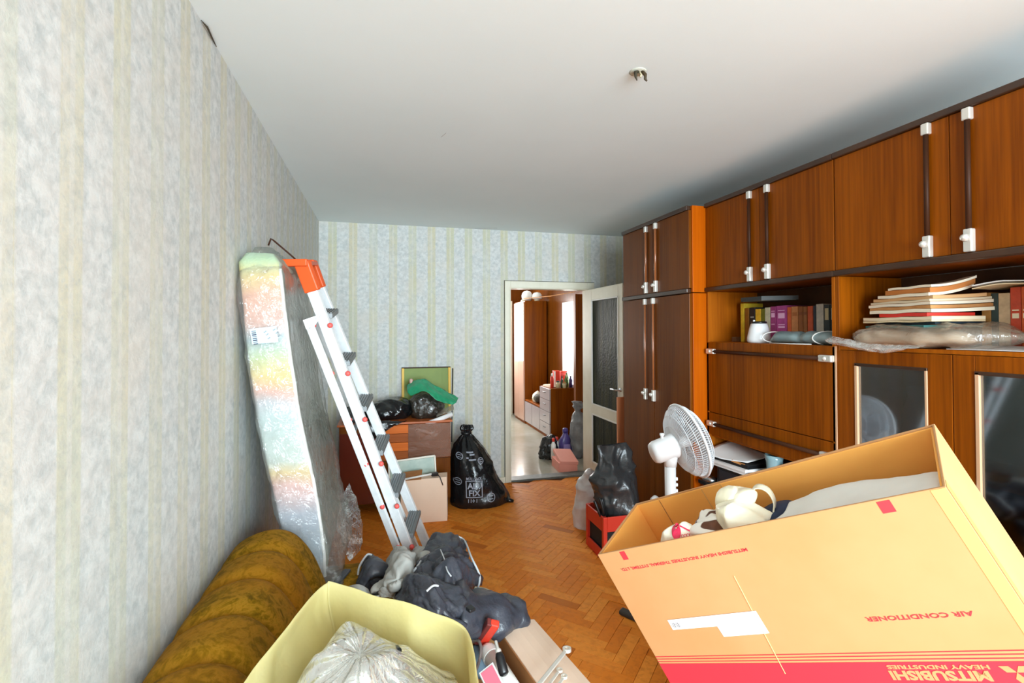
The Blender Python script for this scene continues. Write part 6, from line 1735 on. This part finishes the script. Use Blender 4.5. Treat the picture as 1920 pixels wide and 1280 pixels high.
MB().box(x0 + 0.012, x1 - 0.012, y0 + 0.012, y1 - 0.012, 0.004, 0.016).build('base', M['blackm'], t)
for k in range(3): box('slat', M['red_pl'], (x0 + 0.09 + 0.085 * k, x0 + 0.115 + 0.085 * k, y0 + 0.002, y0 + 0.010, 0.07, h - 0.10), t)
MB().box(x0 + 0.02, x1 - 0.02, y0 + 0.02, y1 - 0.02, 0.017, 0.26).build('dark_contents', pm('dark_contents', (30, 28, 28), 0.8), bev=0.01, label='dark packed contents inside the red crate', cat='bag')
bag([(0.262, 1.62, 3.21, 0.155, 0.125), (0.33, 1.62, 3.21, 0.170, 0.13), (0.46, 1.62, 3.22, 0.165, 0.11), (0.60, 1.62, 3.23, 0.150, 0.07), (0.70, 1.61, 3.24, 0.140, 0.03), (0.745, 1.60, 3.25, 0.125, 0.012)], 161, 0.05, 7, 96, 60).build('bin_bag', M['binbag_grey'], smooth=True, label='upright charcoal bin bag standing in the red crate', cat='bag')
bag([(0.0, 1.62, 3.66, 0.13, 0.11), (0.1, 1.62, 3.66, 0.14, 0.12), (0.3, 1.60, 3.66, 0.11, 0.10), (0.42, 1.60, 3.66, 0.06, 0.06), (0.46, 1.60, 3.66, 0.02, 0.02)], 162, 0.025, 9, 44, 24).build('white_bag', pm('white_polythene', (222, 222, 224), 0.35, c2=(206, 200, 200), scale=8, bump=0.4, bscale=20, bdist=0.01), smooth=True, label='white plastic bag on the floor behind the red crate', cat='bag')
for k, (a, b) in enumerate((((1.475, 3.10, 0.20), (1.405, 3.13, 0.40)), ((1.49, 3.09, 0.20), (1.435, 3.10, 0.42)), ((1.50, 3.12, 0.20), (1.46, 3.13, 0.41)))):
    tt = thing('screwdriver', a, ('leftmost black-handled screwdriver sticking out of the red crate', 'middle black-handled screwdriver sticking out of the red crate', 'third black-handled screwdriver sticking out beside the bin bag')[k], 'screwdriver')
    a, b = Vector(a), Vector(b)
    MB().tube([a, a.lerp(b, 0.5)], 0.005).build('shaft', M['steel'], tt)
    MB().tube([a.lerp(b, 0.45), a.lerp(b, 0.6), a.lerp(b, 0.95), b], [0.007, 0.010, 0.011, 0.006], 10).build('grip', M['black'], tt, smooth=True)
MB().tube(spline([(1.77, 3.04, 0.28), (1.80, 3.02, 0.33), (1.83, 3.04, 0.31), (1.82, 3.05, 0.24), (1.78, 3.045, 0.22)], 20), 0.010, 8).build('tan_strap', M['paper_tan'], smooth=True, label='tan leather strap loop hanging at the red crate corner', cat='strap')
blob((1.80, 3.0, 0.40), (0.03, 0.03, 0.035), 163, 0.01, 20, 20, 12).build('white_tag', M['paper'], smooth=True, label='crumpled white tag by the charcoal bin bag', cat='tag')
bag([(0.0, 1.835, 2.86, 0.10, 0.12), (0.2, 1.835, 2.86, 0.105, 0.125), (0.36, 1.835, 2.86, 0.10, 0.11), (0.44, 1.845, 2.86, 0.07, 0.06), (0.49, 1.855, 2.86, 0.03, 0.02)], 164, 0.03, 9, 44, 22).build('patterned_bag', pm('pink_brown_pattern', (196, 132, 118), 0.35, c2=(70, 50, 46), scale=11, lo=0.45, hi=0.55), smooth=True, label='pink and brown patterned plastic bag beside the fan', cat='bag')
MB().obox((1.305, 2.447, 0.014), (0.03, -0.05, 0), (0.02, 0.015, 0), (0, 0, 0.012)).build('dark_slipper', pm('dark_rubber', (52, 48, 42), 0.7), bev=0.008, label='dark flat slipper-like thing peeking out under the big carton', cat='slipper')
